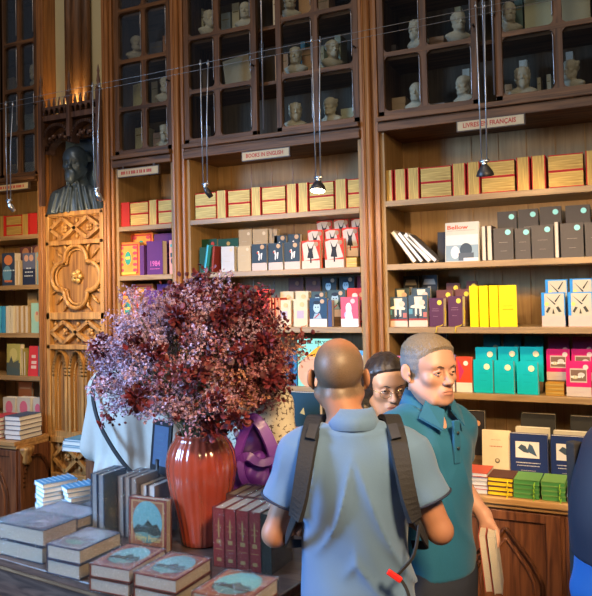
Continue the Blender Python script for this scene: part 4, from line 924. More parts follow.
frow([(311, 325, 291.5), (327, 345, 290)], 1.616, Y2, dict(nvf, cover=(.05, .09, .10)), 'slate paperback with a portrait in the raised row', NG, h=.15)
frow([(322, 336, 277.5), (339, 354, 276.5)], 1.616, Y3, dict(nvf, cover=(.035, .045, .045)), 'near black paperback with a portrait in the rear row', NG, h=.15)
face(340.5, 358, 297, 325, 1.616, Y1 - .01, dict(cover=(.66, .10, .16), page=PAGES, t=.03, sticker=((.6, .45, .45), .70, .86, .013), art=[('r', (.72, .66, .62), 0, 0, 1, .27), ('c', (.72, .70, .72), .45, .62, .17, .3), ('c', (.30, .36, .62), .42, .40, .24, .22), ('p', (.70, .70, .74), [(.25, .27), (.3, .55), (.6, .55), (.7, .27)])]), 'pink paperback with a blue and white figure on the middle third shelf', None, lean=0)
face(347, 366, 288, 325, 1.616, Y2, dict(cover=(.62, .05, .04), page=PAGES, t=.03, sticker=((.55, .28, .10), .76, .80, .013), art=[('c', (.66, .58, .45), .40, .78, .15, .13), ('r', (.18, .03, .08), .55, .25, .95, .65), ('r', (.5, .3, .28), .55, .05, .95, .28)]), 'red paperback with figures behind the pink one at the right end', None, h=.19, lean=0)
face(357, 366, 276, 325, 1.616, Y3, dict(cover=(.20, .02, .03), page=PAGES, t=.03, sticker=((.3, .15, .08), .6, .7, .012)), 'dark red paperback in the rear row at the right end of the middle third shelf', None, h=.16, lean=0)
p0 = at(258, 300, Y1)
face(256, 268, 289, 325, 1.616, Y1, dict(cover=(.55, .04, .03), page=PAGES, t=.03), 'red hardcover just right of the top of the dried bouquet', None)
for i in range(4):
    p = at(269 + i * 3, 300, Y1)
    book('book', 'thin book with orange page edges, ' + which(i, 4) + ' of those beside the red hardcover', 'thin books with orange page edges', .12, .165, .013, T((p.x, Y1 + .06, 1.616)) @ FORE, (.5, .06, .03), cmat((.62, .36, .16)))
for i in range(9):
    p = at(196 + i * 6.6, 300, Y1)
    book('book', 'book hidden behind the dried bouquet on the middle third shelf, ' + which(i, 9), 'books behind the dried bouquet on the middle third shelf', .12, .16, .034, T((p.x + .036, Y1 + .06, 1.616)) @ SPINE, [(.08, .16, .25), (.35, .30, .24), (.12, .05, .1)][i % 3], PAGES)
# middle fourth shelf
face(297, 343, 339, 392, 1.286, Y1 - .01, dict(cover=(.22, .62, .48), page=PAGEW, t=.03, art=[('t', (.06, .08, .07), 'BILL BRYSON', .50, .925, .065, .80), ('p', (.80, .35, .02), [(.18, .62), (.10, .46), (.28, .36), (.52, .48), (.62, .72), (.50, .86), (.40, .80), (.30, .72)]), ('c', (.66, .34, .20), .30, .30, .30, .32), ('r', (.66, .36, .22), .14, .1, .5, .3), ('l', (.1, .2, .3), 0, .6, .2, .07, .6)]), 'mint green book with black capitals and an orange shape left of the bald head', None, lean=.02)
for i, (px, c, hh) in enumerate(((281, (.02, .05, .14), .21), (285, (.03, .12, .26), .20), (289, (.02, .04, .12), .21), (293, (.03, .18, .36), .19))):
    p = at(px, 350, Y1); book('book', 'blue book with its spine out, ' + which(i, 4) + ' left of the mint green book', 'blue spines left of the mint green book', .13, hh, .022, T((p.x + .023, Y1 + .06, 1.286)) @ SPINE, c, PAGES)
face(356, 371, 351, 392, 1.286, Y1, dict(cover=(.62, .60, .52), page=PAGEW, t=.03, art=[('p', (.10, .40, .75), [(0, 1), (0, .82), (.5, .90), (1, .86), (1, 1)]), ('c', (.62, .10, .06), .5, .45, .42, .55), ('l', (.7, .6, .5), 0, .5, .52, .09, .6)]), 'cream book with a red disc and blue band right of the bald head', None)
for i in range(6):
    p = at(200 + i * 12, 360, Y1); q_ = at(211 + i * 12, 360, Y1)
    book('book', 'face out book hidden behind the bouquet on the middle fourth shelf, ' + which(i, 6), 'books behind the bouquet on the middle fourth shelf', q_.x - p.x, .18, .03, T(((p.x + q_.x) / 2, Y1, 1.286)), [(.4, .3, .2), (.1, .15, .3), (.5, .1, .05)][i % 3], PAGES)
face(318, 352, 347, 392, 1.286, Y3, dict(cover=(.03, .03, .035), page=PAGES, t=.03), 'black book in the shadow above the bald head', None, h=.2)
# narrow bookcase
orn = dict(cover=(.62, .18, .03), page=cmat((.50, .26, .08)), t=.05, art=[('r', (.45, .03, .04), .06, .06, .94, .94), ('r', (.66, .30, .06), .12, .10, .88, .90)] + [('c', (.50, .06, .10), .2 + .6 * (i % 2), .16 + .17 * (i // 2), .10, .06) for i in range(10)] + [('c', (.66, .30, .05), .5, .52, .20, .36), ('c', (.03, .30, .22), .5, .52, .14, .24), ('r', (.66, .5, .08), .4, .49, .6, .57), ('r', (.68, .48, .08), .15, .03, .85, .10)])
OG = 'ornate orange books in the narrow bookcase'
frow([(117, 139.5, 242.5)], 1.940, Y1 - .01, orn, 'ornate orange book with a green oval, front row, second shelf, narrow bookcase', OG, lean=0)
frow([(130, 153, 233)], 1.940, Y2, dict(orn), 'ornate orange book in the raised row, second shelf, narrow bookcase', OG, h=.19, lean=0)
pur = dict(cover=(.10, .03, .17), page=PAGES, t=.045, art=[('t', (.55, .12, .40), '1984', .5, .32, .16, .62), ('l', (.55, .12, .40), 0, .5, .17, .05, .62)])
PG = 'purple books in the narrow bookcase'
frow([(146, 163, 241)], 1.940, Y1 - .01, pur, 'purple book reading 1984 in pink on the second shelf of the narrow bookcase', PG, lean=0, rz=-.1)
frow([(154, 173, 233.5)], 1.940, Y2, pur, 'purple book behind in the raised row of the second shelf of the narrow bookcase', PG, h=.19, lean=0)
p = at(140.5, 260, Y1); book('book', 'purple spine between the ornate orange and the 1984 book', PG, .12, .185, .032, T((p.x + .034, Y1 + .05, 1.940)) @ SPINE, (.10, .03, .17), PAGES)
clf = dict(cover=(.60, .30, .28), page=PAGEW, t=.04, art=[('r', (.05, .10, .12), .1, .5, .6, .62), ('c', (.05, .05, .08), .4, .38, .25, .3), ('r', (.60, .50, .08), .3, .68, .9, .78), ('r', (.10, .40, .42), .1, .8, .5, .88), ('c', (.45, .08, .35), .6, .15, .3, .3)])
frow([(169, 178.5, 240)], 1.940, Y1 - .01, clf, 'colourful patterned book at the right end of the narrow second shelf', None, lean=0)
frow([(117, 139, 292)], 1.616, Y1 - .01, orn, 'ornate orange book in front on the third shelf of the narrow bookcase', OG, lean=0)
frow([(130, 153, 284)], 1.616, Y2, orn, 'ornate orange book in the raised row of the third shelf of the narrow bookcase', OG, h=.19, lean=0)
frow([(144, 163, 290)], 1.616, Y1 - .01, pur, 'purple book in front on the third shelf of the narrow bookcase', PG, lean=0)
frow([(157, 174, 284)], 1.616, Y2, pur, 'purple book in the raised row of the third shelf of the narrow bookcase', PG, h=.19, lean=0)
frow([(120, 138, 340), (142, 160, 340)], 1.286, Y1, dict(cover=(.4, .3, .2), page=PAGES), 'plain brown book behind the bouquet on the low shelf of the narrow bookcase', 'brown books behind the bouquet', lean=0)
# left edge bookcase
lb1 = dict(cover=(.10, .12, .20), page=PAGES, t=.06, art=[('r', (.03, .05, .10), 0, 0, 1, 1), ('c', (.55, .20, .08), .5, .78, .34, .3), ('c', (.10, .25, .40), .4, .35, .35, .5), ('l', (.45, .60, .70), 0, .5, .46, .09, .8), ('r', (.5, .15, .06), .2, .1, .8, .16)])
LG = 'fantasy novels on the second shelf of the left edge bookcase'
frow([(2, 14.5, 253)], 1.903, Y1 - .01, lb1, 'dark blue and orange novel at the left edge of the second shelf', LG, lean=0)
frow([(22.5, 35, 253)], 1.903, Y1 - .01, dict(lb1, art=[('c', (.50, .30, .22), .3, .84, .17, .2), ('c', (.50, .30, .22), .7, .84, .17, .2), ('r', (.02, .03, .07), 0, 0, 1, .5), ('l', (.5, .55, .6), 0, .5, .52, .09, .4), ('l', (.5, .55, .6), 0, .5, .40, .09, .6), ('l', (.5, .55, .6), 0, .5, .28, .08, .7)]), 'navy novel with two faces on the second shelf of the left edge bookcase', LG, lean=0)
frow([(36.5, 43, 252)], 1.903, Y1 - .01, dict(lb1, cover=(.2, .35, .4), art=[('c', (.55, .2, .1), .5, .8, .4, .4)]), 'pale blue novel at the right end of the second shelf of the left edge bookcase', LG, lean=0)
frow([(20, 31, 247), (32, 43, 245)], 1.903, Y2, dict(lb1, cover=(.12, .05, .06), art=[('c', (.4, .2, .12), .5, .8, .3, .3)]), 'dim novel in the raised row of the second shelf of the left edge bookcase', LG, h=.19, lean=0)
for i, (px, c) in enumerate(((15.2, (.5, .40, .25)), (18.6, (.45, .36, .22)))):
    p = at(px, 265, Y1); book('book', ('tan book edge between the two front novels, left one', 'tan book edge between the two front novels, right one')[i], LG, .12, .17, .022, T((p.x, Y1 + .05, 1.903)) @ FORE, c, PAGES)
for i, (px, c, w_) in enumerate(((-6, (.05, .35, .62), .03), (-1, (.08, .45, .70), .03), (3.8, (.04, .30, .60), .028), (8.2, (.60, .60, .52), .03), (12.8, (.62, .58, .45), .024))):
    p = at(px, 320, Y1); book('book', ('blue spine, ' if c[2] > .55 else 'white spine, ') + which(i, 5) + ' in the third shelf row at the left edge', 'blue and white spines at the left edge', .12, .185, w_, T((p.x + w_, Y1 + .04, 1.575)) @ SPINE, c, PAGES)
for i in range(3):
    p = at(16.8 + i * 4.6, 320, Y1); book('book', 'tan book edge on the third shelf of the left edge bookcase, ' + which(i, 3), 'tan book edges at the left edge', .12, .185, .03, T((p.x, Y1 + .05, 1.575)) @ FORE, (.42, .30, .15), PAGES)
face(31, 43, 303, 333, 1.575, Y1 - .01, dict(cover=(.30, .55, .45), page=PAGEW, t=.03, art=[('c', (.55, .45, .25), .5, .55, .22, .35), ('c', (.5, .2, .15), .5, .65, .10, .12)]), 'mint green book at the right end of the third shelf left', None, lean=0)
face(27, 37, 293, 333, 1.575, Y2, dict(cover=(.42, .30, .14), page=PAGES), 'tan book raised behind the mint green one', None, h=.15)
face(5, 21, 344, 376, 1.283, Y1 - .01, dict(cover=(.45, .42, .12), page=PAGES, t=.035, art=[('r', (.08, .12, .12), 0, 0, 1, .40), ('c', (.62, .56, .20), .5, .66, .3, .3), ('p', (.10, .12, .10), [(.1, .3), (.35, .62), (.5, .4), (.9, .5), (.95, .2)])]), 'yellow and dark green picture book on the fourth shelf left', None, lean=.02, rz=-.15)
for i in range(2):
    p = at(22 + i * 2.6, 360, Y1); book('book', 'thin yellowish book edge beside the picture book, ' + ('left one', 'right one')[i], 'thin yellowish book edges', .12, .185 - i * .02, .018, T((p.x, Y1 + .05, 1.283)) @ FORE, (.30, .26, .08), PAGES)
face(27.5, 37.5, 346, 376, 1.283, Y1 - .01, dict(cover=(.58, .04, .05), page=PAGEW, art=[('r', (.66, .5, .45), .3, .4, .8, .5), ('r', (.66, .5, .45), .3, .25, .8, .35), ('r', (.66, .5, .45), .3, .6, .7, .7)]), 'red book with pale lettering on the fourth shelf left', None, lean=.08)
face(38, 43.5, 346, 376, 1.283, Y1 - .01, dict(cover=(.12, .16, .20), page=PAGEW, art=[('r', (.45, .5, .5), .3, .2, .8, .8)]), 'grey blue book at the right end of the fourth shelf left', None, lean=0)
face(38, 43.5, 335, 376, 1.283, Y2, dict(cover=(.25, .01, .03), page=PAGES), 'dark red book raised at the right end of the fourth shelf left', None, h=.16)
frow([(3, 15, 397.5), (17, 30, 397.5), (33, 42, 398)], .995, Y1 - .01, dict(cover=(.50, .50, .45), page=PAGEW, t=.06, art=[('c', (.60, .15, .25), .5, .5, .3, .4)]), 'pale paperback with a round picture on the lowest shelf left', 'pale paperbacks on the lowest shelf left', lean=0)
face(18, 31, 382, 410, .995, Y2, dict(cover=(.45, .15, .05), page=PAGES, art=[('r', (.55, .3, .15), .1, .7, .9, .76)]), 'orange brown book raised on the lowest shelf left', None, h=.16)

# ------- old volumes and boxes behind the glass
OLD = 'old volumes and boxes behind the cupboard glass'
old = [  # px0, px1, row, height, colour, description
    (188, 199, 'B', .19, (.20, .12, .07), 'brown volume at the top left of the middle glass doors'), (199.5, 204, 'B', .24, (.34, .28, .18), 'pale upright volume at the top of the middle glass doors'), (222, 231, 'B', .18, (.14, .15, .14), 'dark grey volume at the top of the middle glass doors'), (233, 240, 'B', .23, (.32, .25, .15), 'tan volume beside the bust at the top of the middle glass doors'),
    (226, 252, 'A', .21, (.30, .23, .14), 'large tan folio, tilted, behind the left glass door of the middle bookcase'), (190, 206, 'A', .18, (.10, .07, .05), 'dark brown folio behind the left glass door of the middle bookcase'),
    (190, 207, 'Z', .15, (.09, .08, .07), 'dark book low behind the left glass door of the middle bookcase'),
    (275, 288, 'A', .18, (.26, .16, .09), 'brown volume left in the middle row above the BOOKS IN ENGLISH sign'), (302, 312, 'A', .20, (.34, .18, .09), 'orange brown volume beside the curly haired bust'), (317, 324, 'A', .19, (.32, .24, .13), 'tan volume right of the steel lamp cords'), (335, 341, 'A', .24, (.36, .30, .20), 'pale narrow volume behind a bust of the middle row'), (301, 305, 'A', .24, (.05, .13, .15), 'dark teal narrow volume beside the curly haired bust'),
    (340, 356, 'Z', .13, (.36, .29, .19), 'pale box right of the bottom bust of the middle bookcase'), (276, 289, 'Z', .10, (.12, .11, .10), 'dark box left of the bottom bust of the middle bookcase'),
    (274, 281, 'B', .22, (.28, .24, .16), 'pale volume at the top right door of the middle bookcase'), (300, 312, 'B', .22, (.32, .17, .08), 'orange brown volume at the top edge of the middle bookcase'), (318, 330, 'B', .16, (.25, .14, .07), 'brown volume at the top edge right of the middle bookcase'),
    (381, 404, 'Z', .14, (.30, .20, .12), 'brown box at the bottom left of the right cupboard'), (430, 443, 'Z', .08, (.10, .08, .07), 'dark low box in the second column of the right cupboard'), (462, 469, 'Z', .24, (.42, .37, .26), 'white strip volume behind the bust left of the right black lamp cord'),
    (504, 511, 'Z', .13, (.26, .20, .14), 'tan volume left of the reddish bust'), (519, 527, 'Z', .24, (.40, .36, .26), 'white strip volume behind the reddish bust'), (536.5, 540, 'Z', .14, (.28, .23, .15), 'thin tan volume right of the reddish bust, left one'), (546, 550, 'Z', .15, (.28, .23, .15), 'thin tan volume right of the reddish bust, right one'), (566, 573, 'Z', .25, (.42, .38, .28), 'white strip volume in the rightmost pane'),
    (456, 462, 'A', .24, (.34, .30, .2), 'pale volume behind the upper bust of the second column'), (526, 556, 'A', .25, (.33, .28, .17), 'large pale folio in the middle row above the LIVRES EN FRANÇAIS sign'), (516, 524, 'A', .22, (.07, .10, .08), 'dark green volume beside the large pale folio'), (562, 592, 'A', .24, (.30, .25, .15), 'wide tan folio in the rightmost pane of the middle row'), (503, 513, 'A', .20, (.33, .29, .2), 'pale volume behind the bust at the top edge right'),
    (380, 396, 'A', .10, (.08, .06, .05), 'dark low box in the middle row left of the right cupboard'), (430, 444, 'A', .10, (.20, .11, .06), 'brown low box in the middle row of the right cupboard'),
    (120, 130, 'B', .20, (.22, .17, .11), 'tan volume in the upper panes of the narrow bookcase'), (124, 146, 'A', .19, (.40, .28, .16), 'large pale tan folio, tilted, in the narrow bookcase'), (151, 157, 'A', .20, (.22, .17, .1), 'tan volume in the right panes of the narrow bookcase'), (121, 131, 'Z', .17, (.15, .12, .09), 'grey brown volume low left in the narrow bookcase'), (134, 144, 'Z', .21, (.34, .28, .18), 'pale volume low in the narrow bookcase'), (152, 160, 'Z', .16, (.25, .13, .07), 'orange brown volume low right in the narrow bookcase'), (166, 170, 'Z', .20, (.36, .31, .20), 'pale strip volume beside the lowest bust of the narrow bookcase'),
    (150, 162, 'B', .15, (.08, .07, .07), 'dark volume in the upper right panes of the narrow bookcase'), (163, 170, 'B', .18, (.26, .12, .06), 'red brown volume in the upper right panes of the narrow bookcase'),
    (2, 14, 'A', .16, (.24, .18, .12), 'tan volume at the left edge behind the glass'), (4, 16, 'Y', .20, (.14, .13, .11), 'grey volume at the left edge in the middle row'), (24, 38, 'Y', .17, (.22, .24, .22), 'pale grey box in the left edge bookcase behind glass'), (2, 14, 'Z', .14, (.26, .17, .08), 'brown low volume at the bottom panes of the left edge bookcase'), (24, 36, 'Z', .14, (.22, .22, .20), 'grey low box at the bottom panes of the left edge bookcase'), (33, 38, 'A', .24, (.03, .22, .40), 'small blue volume behind the bust of the left edge bookcase')]
for (a, b, row, hh, c, lab) in old:
    c = tuple(min(.8, v * 2.6) for v in c)  # colours lifted in place of light inside the cupboards
    bz = rows[bay(a)]; z = bz[row]; Y = D + .155 + rnd.uniform(0, .015); p = at(a, 60, Y); q_ = at(b, 60, Y); w = q_.x - p.x
    tilt = .12 if 'tilted' in lab else 0
    if w > .10 and 'box' not in lab: book('old_volume', lab, OLD, w, hh, .03, T(((p.x + q_.x) / 2, Y, z + (.01 if tilt else 0))) @ Ry(-tilt), c, PAGES)
    elif 'box' in lab:
        r_ = empty('archive_box', ((p.x + q_.x) / 2, Y, z), lab, 'box', OLD); k = MB(); k.box(-w / 2, w / 2, 0, .1, 0, hh * .75, cmat(c, .7)); k.build('box_body', r_); k = MB(); k.box(-w / 2 - .002, w / 2 + .002, -.002, .102, hh * .75, hh, cmat(c, .7)); k.build('lid', r_)
    else: book('old_volume', lab, OLD, .10, hh, w, T((p.x + w, Y + .05, z)) @ SPINE, c, PAGES, spine=[('r', (.30, .22, .08), .1, .75, .9, .78), ('r', (.30, .22, .08), .1, .3, .9, .32)])
# ================================================================ BRONZE BUST IN THE NICHE
BRONZE = mat('dark_bronze', (.06, .09, .12), .36, metal=.45, noise=.35, scale=30, bump=.25)
S = Sdf(); head_sdf(S, T((0, .03, .335)) @ Rx(-.10), bust=True)
for k in range(22):
    a = math.pi * (.12 + .76 * (k % 8) / 7); j = k // 8
    S.ell((.078 * math.cos(a) * 1.02, -.02 - .03 * j, .345 + .075 * math.sin(a) * (.8 + .1 * j)), (.018, .026, .020), k=.008)
for k in range(9): S.ell((-.024 + .006 * k, .112, .252 - .012 * (k % 3)), (.007, .01, .022), k=.006)
S.ell((0, .10, .235), (.034, .03, .045), k=.02)
S.cone((0, .0, .27), (0, -.02, .18), .05, .065, k=.03)
S.stack([(0, 0, -.01, .165, .085), (.06, 0, -.01, .175, .085), (.13, 0, -.015, .165, .08), (.18, 0, -.02, .12, .065), (.21, 0, -.02, .06, .05)], k=.03)
for sx in (-1, 1):
    S.cone((sx * .15, -.01, .12), (sx * .165, .01, .0), .045, .05, k=.03)
    S.cone((sx * .03, .06, .20), (sx * .075, .085, .0), .012, .012, k=.008); S.cone((sx * .07, .05, .17), (sx * .12, .07, .0), .010, .012, k=.008)
    S.cone((sx * .015, .065, .17), (sx * .03, .085, .0), .008, .010, k=.008); S.cone((sx * .13, .045, .14), (sx * .16, .055, .02), .008, .01, k=.008)
S.clip((0, 0, -1), 0.0)
NBU = S.build('bronze_bust', BRONZE, .006, M=T((-3.360, D + .065, 2.364)) @ Rz(math.pi + .30) @ Matrix.Scale(1.0, 4), label='dark bronze bust of a bearded man in the niche of the carved panel', cat='bust')

# ================================================================ CABLE LAMPS
YC = 2.93
wires = at(9, 104, YC); wr = empty('lamp_cable', (0, YC, 0), 'pair of thin steel cables stretched across the room in front of the bookcases', 'cable')
za = at(9, 104, YC).z; zb = at(484, 5, YC).z
for k, (dz, dy) in enumerate(((0, 0), (-.022, .02))):
    q = MB(); q.tube([(-5.2, dy, za - .012 + dz), (-2.0, dy, (za + zb) / 2 + dz), (1.5, dy, zb + .02 + dz)], .0012, mat('dark_cable', (.22, .22, .22), .5, metal=.5), n=5); q.build('wire', wr)
GLOW = mat('lamp_glow', (1, .95, .8), .3, emit=(1.0, .86, .6), estr=14)
lamps = [(9, 207, 'steel', 'steel cable lamp at the left edge, in front of the left bookcase'), (96.5, 196, 'steel', 'steel cable lamp hanging in front of the bronze bust'), (205.5, 192, 'steel', 'steel cable lamp hanging before the left end of the middle gilt books'),
         (318.5, 186, 'lit', 'lit cone shaped cable lamp above the red and white paperbacks'), (484.5, 166, 'black', 'black dish shaped cable lamp hanging below the LIVRES EN FRANÇAIS sign'),
         (700, 150, 'black', 'added black cable lamp right of the view, at the right end of the cables')]  # last lamp is added beyond the view, for light on the right bay
for px, py, kind, lab in lamps:
    p = at(px, py, YC); p.z -= .05 if px > 400 else .032; zt = za + (zb - za) * (p.x + 3.16) / (2.6)
    r = empty('cable_lamp', (p.x, YC, p.z), lab, 'lamp', 'cable lamps in front of the bookcases'); h = zt - p.z
    for k in (-1, 1):
        q = MB(); q.tube([(k * .010, .002 * k, .075), (k * .013, .004 * k, h * .6), (k * .016, 0 if k < 0 else .02, h + .02)], .0030, mat('rod_steel', (.38, .42, .46), .42, metal=.9, noise=.05), n=7); q.build('rod', r)
        q = MB(); q.ball((k * .016, 0 if k < 0 else .02, h), (.006, .008, .008), STEEL, n=8, k=6); q.build('clip', r)
    q = MB(); q.tube([(-.018, 0, .07), (.018, 0, .07)], .007, STEEL, n=8); q.ball((0, 0, .058), (.011, .011, .013), STEEL, n=10, k=6); q.build('joint', r)
    if kind == 'steel':
        q = MB(); Mh = T((0, 0, .05)) @ Ry(-.45) @ Rx(.35)
        q.lathe([(.005, -.052), (.012, -.05), (.015, -.02), (.011, 0), (.004, .006)][::1], BLACKP if px > 150 else STEEL, n=14, M=Mh); q.build('lamp_head', r)
        # the halogen bulb of the lamp
    else:
        q = MB(); Mh = T((0, 0, .05)) @ Rx(-.22 if kind == 'lit' else .25)
        q.lathe([(.034, -.040), (.036, -.036), (.030, -.020), (.016, .0), (.009, .008)], BLACKP, n=22, M=Mh); q.build('lamp_head', r)
        if kind == 'lit':
            q = MB(); q.lathe([(.001, -.047), (.030, -.044), (.032, -.041), (.001, -.0405)], GLOW, n=20, M=Mh); q.build('bulb', r)
    pw = {9: 32, 96.5: 17, 205.5: 17, 318.5: 22, 484.5: 28, 700: 26}[px]
    tg = {9: (p.x - .25, D + .1, 1.95), 96.5: (-3.2, D, 1.2), 205.5: (p.x - .35, D + .1, 1.9), 318.5: (p.x - .1, D + .1, 1.5), 484.5: (p.x + .15, D + .1, 1.6), 700: (p.x + .1, D + .1, 1.6)}[px]
    spot('lamp_light', (p.x, YC + .02, p.z - .03), tg, pw, WARM, 125, .8, .02)

# ================================================================ DISPLAY TABLE
TZ = .80
tt = empty('display_table', (-1.85, 2.38, 0), 'dark wooden display table in the left foreground covered with book piles', 'table')
TM = Rz(math.radians(-7))
q = MB(); q.box(-.86, .76, -.375, .40, TZ - .035, TZ - .0005, WD_TB, M=TM); q.build('table_top', tt, bevel=.006)
q = MB(); q.box(-.84, .74, -.355, .38, TZ - .06, TZ - .035, wood('wood_table_moulding', (.12, .06, .03), (.25, .14, .07), 'X'), M=TM); q.build('edge_moulding', tt, bevel=.006)
q = MB(); q.box(-.81, .71, -.325, .35, TZ - .18, TZ - .06, WD_TB, M=TM); q.build('apron', tt)
for x in (-.78, .68):
    for y in (-.295, .32):
        q = MB(); q.lathe([(.03, 0), (.035, .03), (.022, .06), (.028, .3), (.035, .5), (.025, .55), (.036, .60), (.036, .63)], WD_TB, n=16, c=tuple(TM @ Vector((x, y, 0)))); q.build('leg', tt)

TEAL = (.16, .42, .42); 
def castle(border, sky=(.16, .42, .42), dark=(.02, .05, .04)):
    # a generic hill landscape in an oval on a bordered cover
    return [('r', (.50, .26, .10) if border[0] > border[2] else (.30, .34, .38), .07, .05, .93, .95), ('r', border, .10, .07, .90, .93), ('c', sky, .5, .55, .40, .46), ('p', dark, [(.12, .38), (.25, .50), (.38, .46), (.52, .60), (.64, .50), (.76, .54), (.88, .38), (.80, .22), (.5, .14), (.2, .22)]), ('p', (.10, .28, .24), [(.16, .32), (.4, .36), (.7, .30), (.84, .34), (.7, .20), (.5, .15), (.3, .2)])]
REDC = (.22, .045, .03); BLUEC = (.06, .09, .16)
BWK = dict(coat=.9)
TG = 'plastic wrapped hardcovers on the display table'
def flatbook(x, y, z, w, h, t, rz, cover, art, lab, page=PAGES, wrap=True, grp=TG):
    return book('hardcover_book', lab, grp, w, h, t, T((x, y, z + t + .001)) @ Rz(rz) @ FLAT @ T((0, 0, -h / 2)), cover, page, art=art, coat=.8, wrap=wrap, bt=.003)
def bundle(x, y, z, w, h, t, n, rz, cover, art, lab, page=PAGES):
    for k in range(n):
        wd = ('lower' if k == 0 else 'upper') if n == 2 else ('lowest', 'middle', 'topmost')[k]
        flatbook(x + .004 * k, y - .003 * k, z + k * (t + .006), w, h, t, rz + .02 * k, cover, art if k == n - 1 else (), wd + ' ' + lab, page)
bundle(-1.655, 2.048, TZ, .166, .208, .043, 2, .0, REDC, castle(REDC), 'red hardcover of the pair lying directly in front of the standing castle cover book')
bundle(-1.457, 2.036, TZ, .168, .205, .043, 2, -.03, REDC, castle(REDC), 'red hardcover of the pair lying in front of the terracotta vase')
a = cx(197, 581, .9); b = cx(262, 598, .9); c = cx(285, 578, .9)
bundle(-1.165, 1.955, TZ, .185, .20, .048, 2, -.06, (.30, .075, .03), castle((.34, .09, .03), (.16, .50, .44)), 'orange red hardcover of the pair below the row of red spines')
bundle(-1.905, 2.105, TZ, .162, .212, .050, 2, -.06, BLUEC, castle((.14, .16, .20), (.25, .33, .40), (.12, .14, .18)), 'grey blue hardcover of the pair at the left of the red pairs')
bundle(-2.20, 2.155, TZ, .275, .17, .060, 2, -.08, (.05, .08, .13), [('r', (.20, .18, .22), .1, .1, .9, .9), ('c', (.10, .12, .18), .45, .5, .25, .3), ('p', (.40, .42, .46), [(.5, .3), (.8, .5), (.6, .6)])], 'grey blue hardcover of the thick pair in the lower left corner')
bundle(-2.27, 2.40, TZ, .28, .17, .040, 2, -.12, (.07, .12, .20), [('r', (.26, .25, .28), .08, .08, .92, .92), ('c', (.18, .18, .22), .5, .5, .25, .3)], 'grey blue hardcover of the wide pair behind the lower left corner')
bundle(-2.20, 2.60, TZ, .22, .14, .032, 2, -.12, (.07, .12, .20), [('r', (.30, .28, .28), .08, .08, .92, .92)], 'grey blue hardcover of the pair just in front of the small patterned books')
# piles of small blue-patterned books
PT = [('r', (.06, .22, .40), 0, 0, 1, 1)] + [('c', (.45, .62, .72), .14 + .18 * (i % 5), .10 + .135 * (i // 5), .045, .045) for i in range(35)]
pile(-2.575, 2.66, TZ, 6, .115, .17, .021, [(.30, .40, .48)], PAGEW, 'small blue patterned book in the taller pile on the table corner', 'small blue patterned books', rz=-.48, jit=.007, topart=PT, names='patterned_book', seed=3)
pile(-2.445, 2.695, TZ, 5, .115, .17, .022, [(.30, .40, .48)], PAGEW, 'small blue patterned book in the lower pile on the table corner', 'small blue patterned books', rz=-.52, jit=.007, topart=PT, names='patterned_book', seed=4)
# upright books, fore-edges to the front
for i, px in enumerate((92, 98.5)):
    p = at(px, 540, 2.38)
    book('hardcover_book', ('left', 'right')[i] + ' tall dark blue hardcover standing upright with its pages to the front', TG, .15, .262, .030, T((p.x, 2.455, TZ)) @ FORE, (.03, .09, .17), cmat((.34, .36, .36)), coat=.8, wrap=True)
for i, px in enumerate((118, 124.5, 131)):
    p = at(px, 540, 2.42)
    book('hardcover_book', ('leftmost', 'middle', 'rightmost')[i] + ' of the upright books with worn page edges behind the standing castle cover book', TG, .15, .25, .026, T((p.x, 2.50, TZ)) @ FORE, (.22, .20, .20), cmat((.42, .36, .30)), coat=.8, wrap=True)
for i, px in enumerate((141, 149, 157)):
    p = at(px, 520, 2.50)
    book('hardcover_book', 'upright book left of the vase showing only its pale top edge, ' + which(i, 3), TG, .15, .22, .032, T((p.x, 2.52, TZ)) @ FORE, (.22, .20, .22), PAGEW, coat=.8, wrap=True)
p = at(129, 548, 2.33); q_ = at(166, 548, 2.33)
art = castle((.34, .12, .05)); art[0] = ('r', (.55, .34, .14), .06, .04, .94, .96)
art += [('p', (.02, .05, .05), [(.44, .52), (.44, .66), (.47, .72), (.50, .66), (.50, .74), (.53, .80), (.56, .74), (.56, .62), (.60, .66), (.63, .60), (.63, .50)])][:0]
art += [('t', (.62, .50, .16), 'Harry Potter', .52, .24, .12, .70)]
book('hardcover_book', 'red hardcover standing upright facing the room with a teal arched landscape and gold title', TG, q_.x - p.x, .202, .035, T(((p.x + q_.x) / 2, 2.33, TZ)) @ Rx(-.03), (.26, .05, .03), PAGES, art=art, coat=.9, wrap=True, bt=.003)
# row of red spines
sp = [('r', (.50, .30, .10), .2, .70, .8, .71), ('r', (.50, .30, .10), .2, .30, .8, .31), ('c', (.50, .32, .10), .5, .62, .22, .05), ('r', (.50, .32, .10), .44, .50, .56, .80), ('c', (.50, .32, .10), .5, .82, .10, .02), ('r', (.48, .30, .10), .3, .40, .7, .47), ('r', (.48, .30, .10), .3, .10, .7, .16)]
x = at(213.5, 560, 2.295).x
for i in range(4):
    w = .047 if i != 2 else .05; x += w + (.004 if i == 2 else .0015)
    book('hardcover_book', 'red hardcover with a gold decorated spine right of the vase, ' + which(i, 4), 'red spined hardcovers right of the vase', .16, .215, w, T((x, 2.375, TZ)) @ SPINE, (.30, .03, .028), PAGES, spine=sp, coat=.8, wrap=True, bt=.003)
book('hardcover_book', 'black and green hardcover at the right end of the red spines', 'red spined hardcovers right of the vase', .16, .213, .04, T((x + .043, 2.375, TZ)) @ SPINE, (.015, .03, .02), PAGES, coat=.9, wrap=True)
bpy.context.view_layer.update()
x = at(213.5, 545, 2.47).x
for i in range(5):
    x += .043
    book('hardcover_book', 'hardcover in the second row behind the red spines, ' + which(i, 5), 'second row of hardcovers right of the vase', .155, .213, .041, T((x + .06, 2.555, TZ)) @ SPINE, (.22, .09, .05), PAGES, coat=.7, wrap=True)
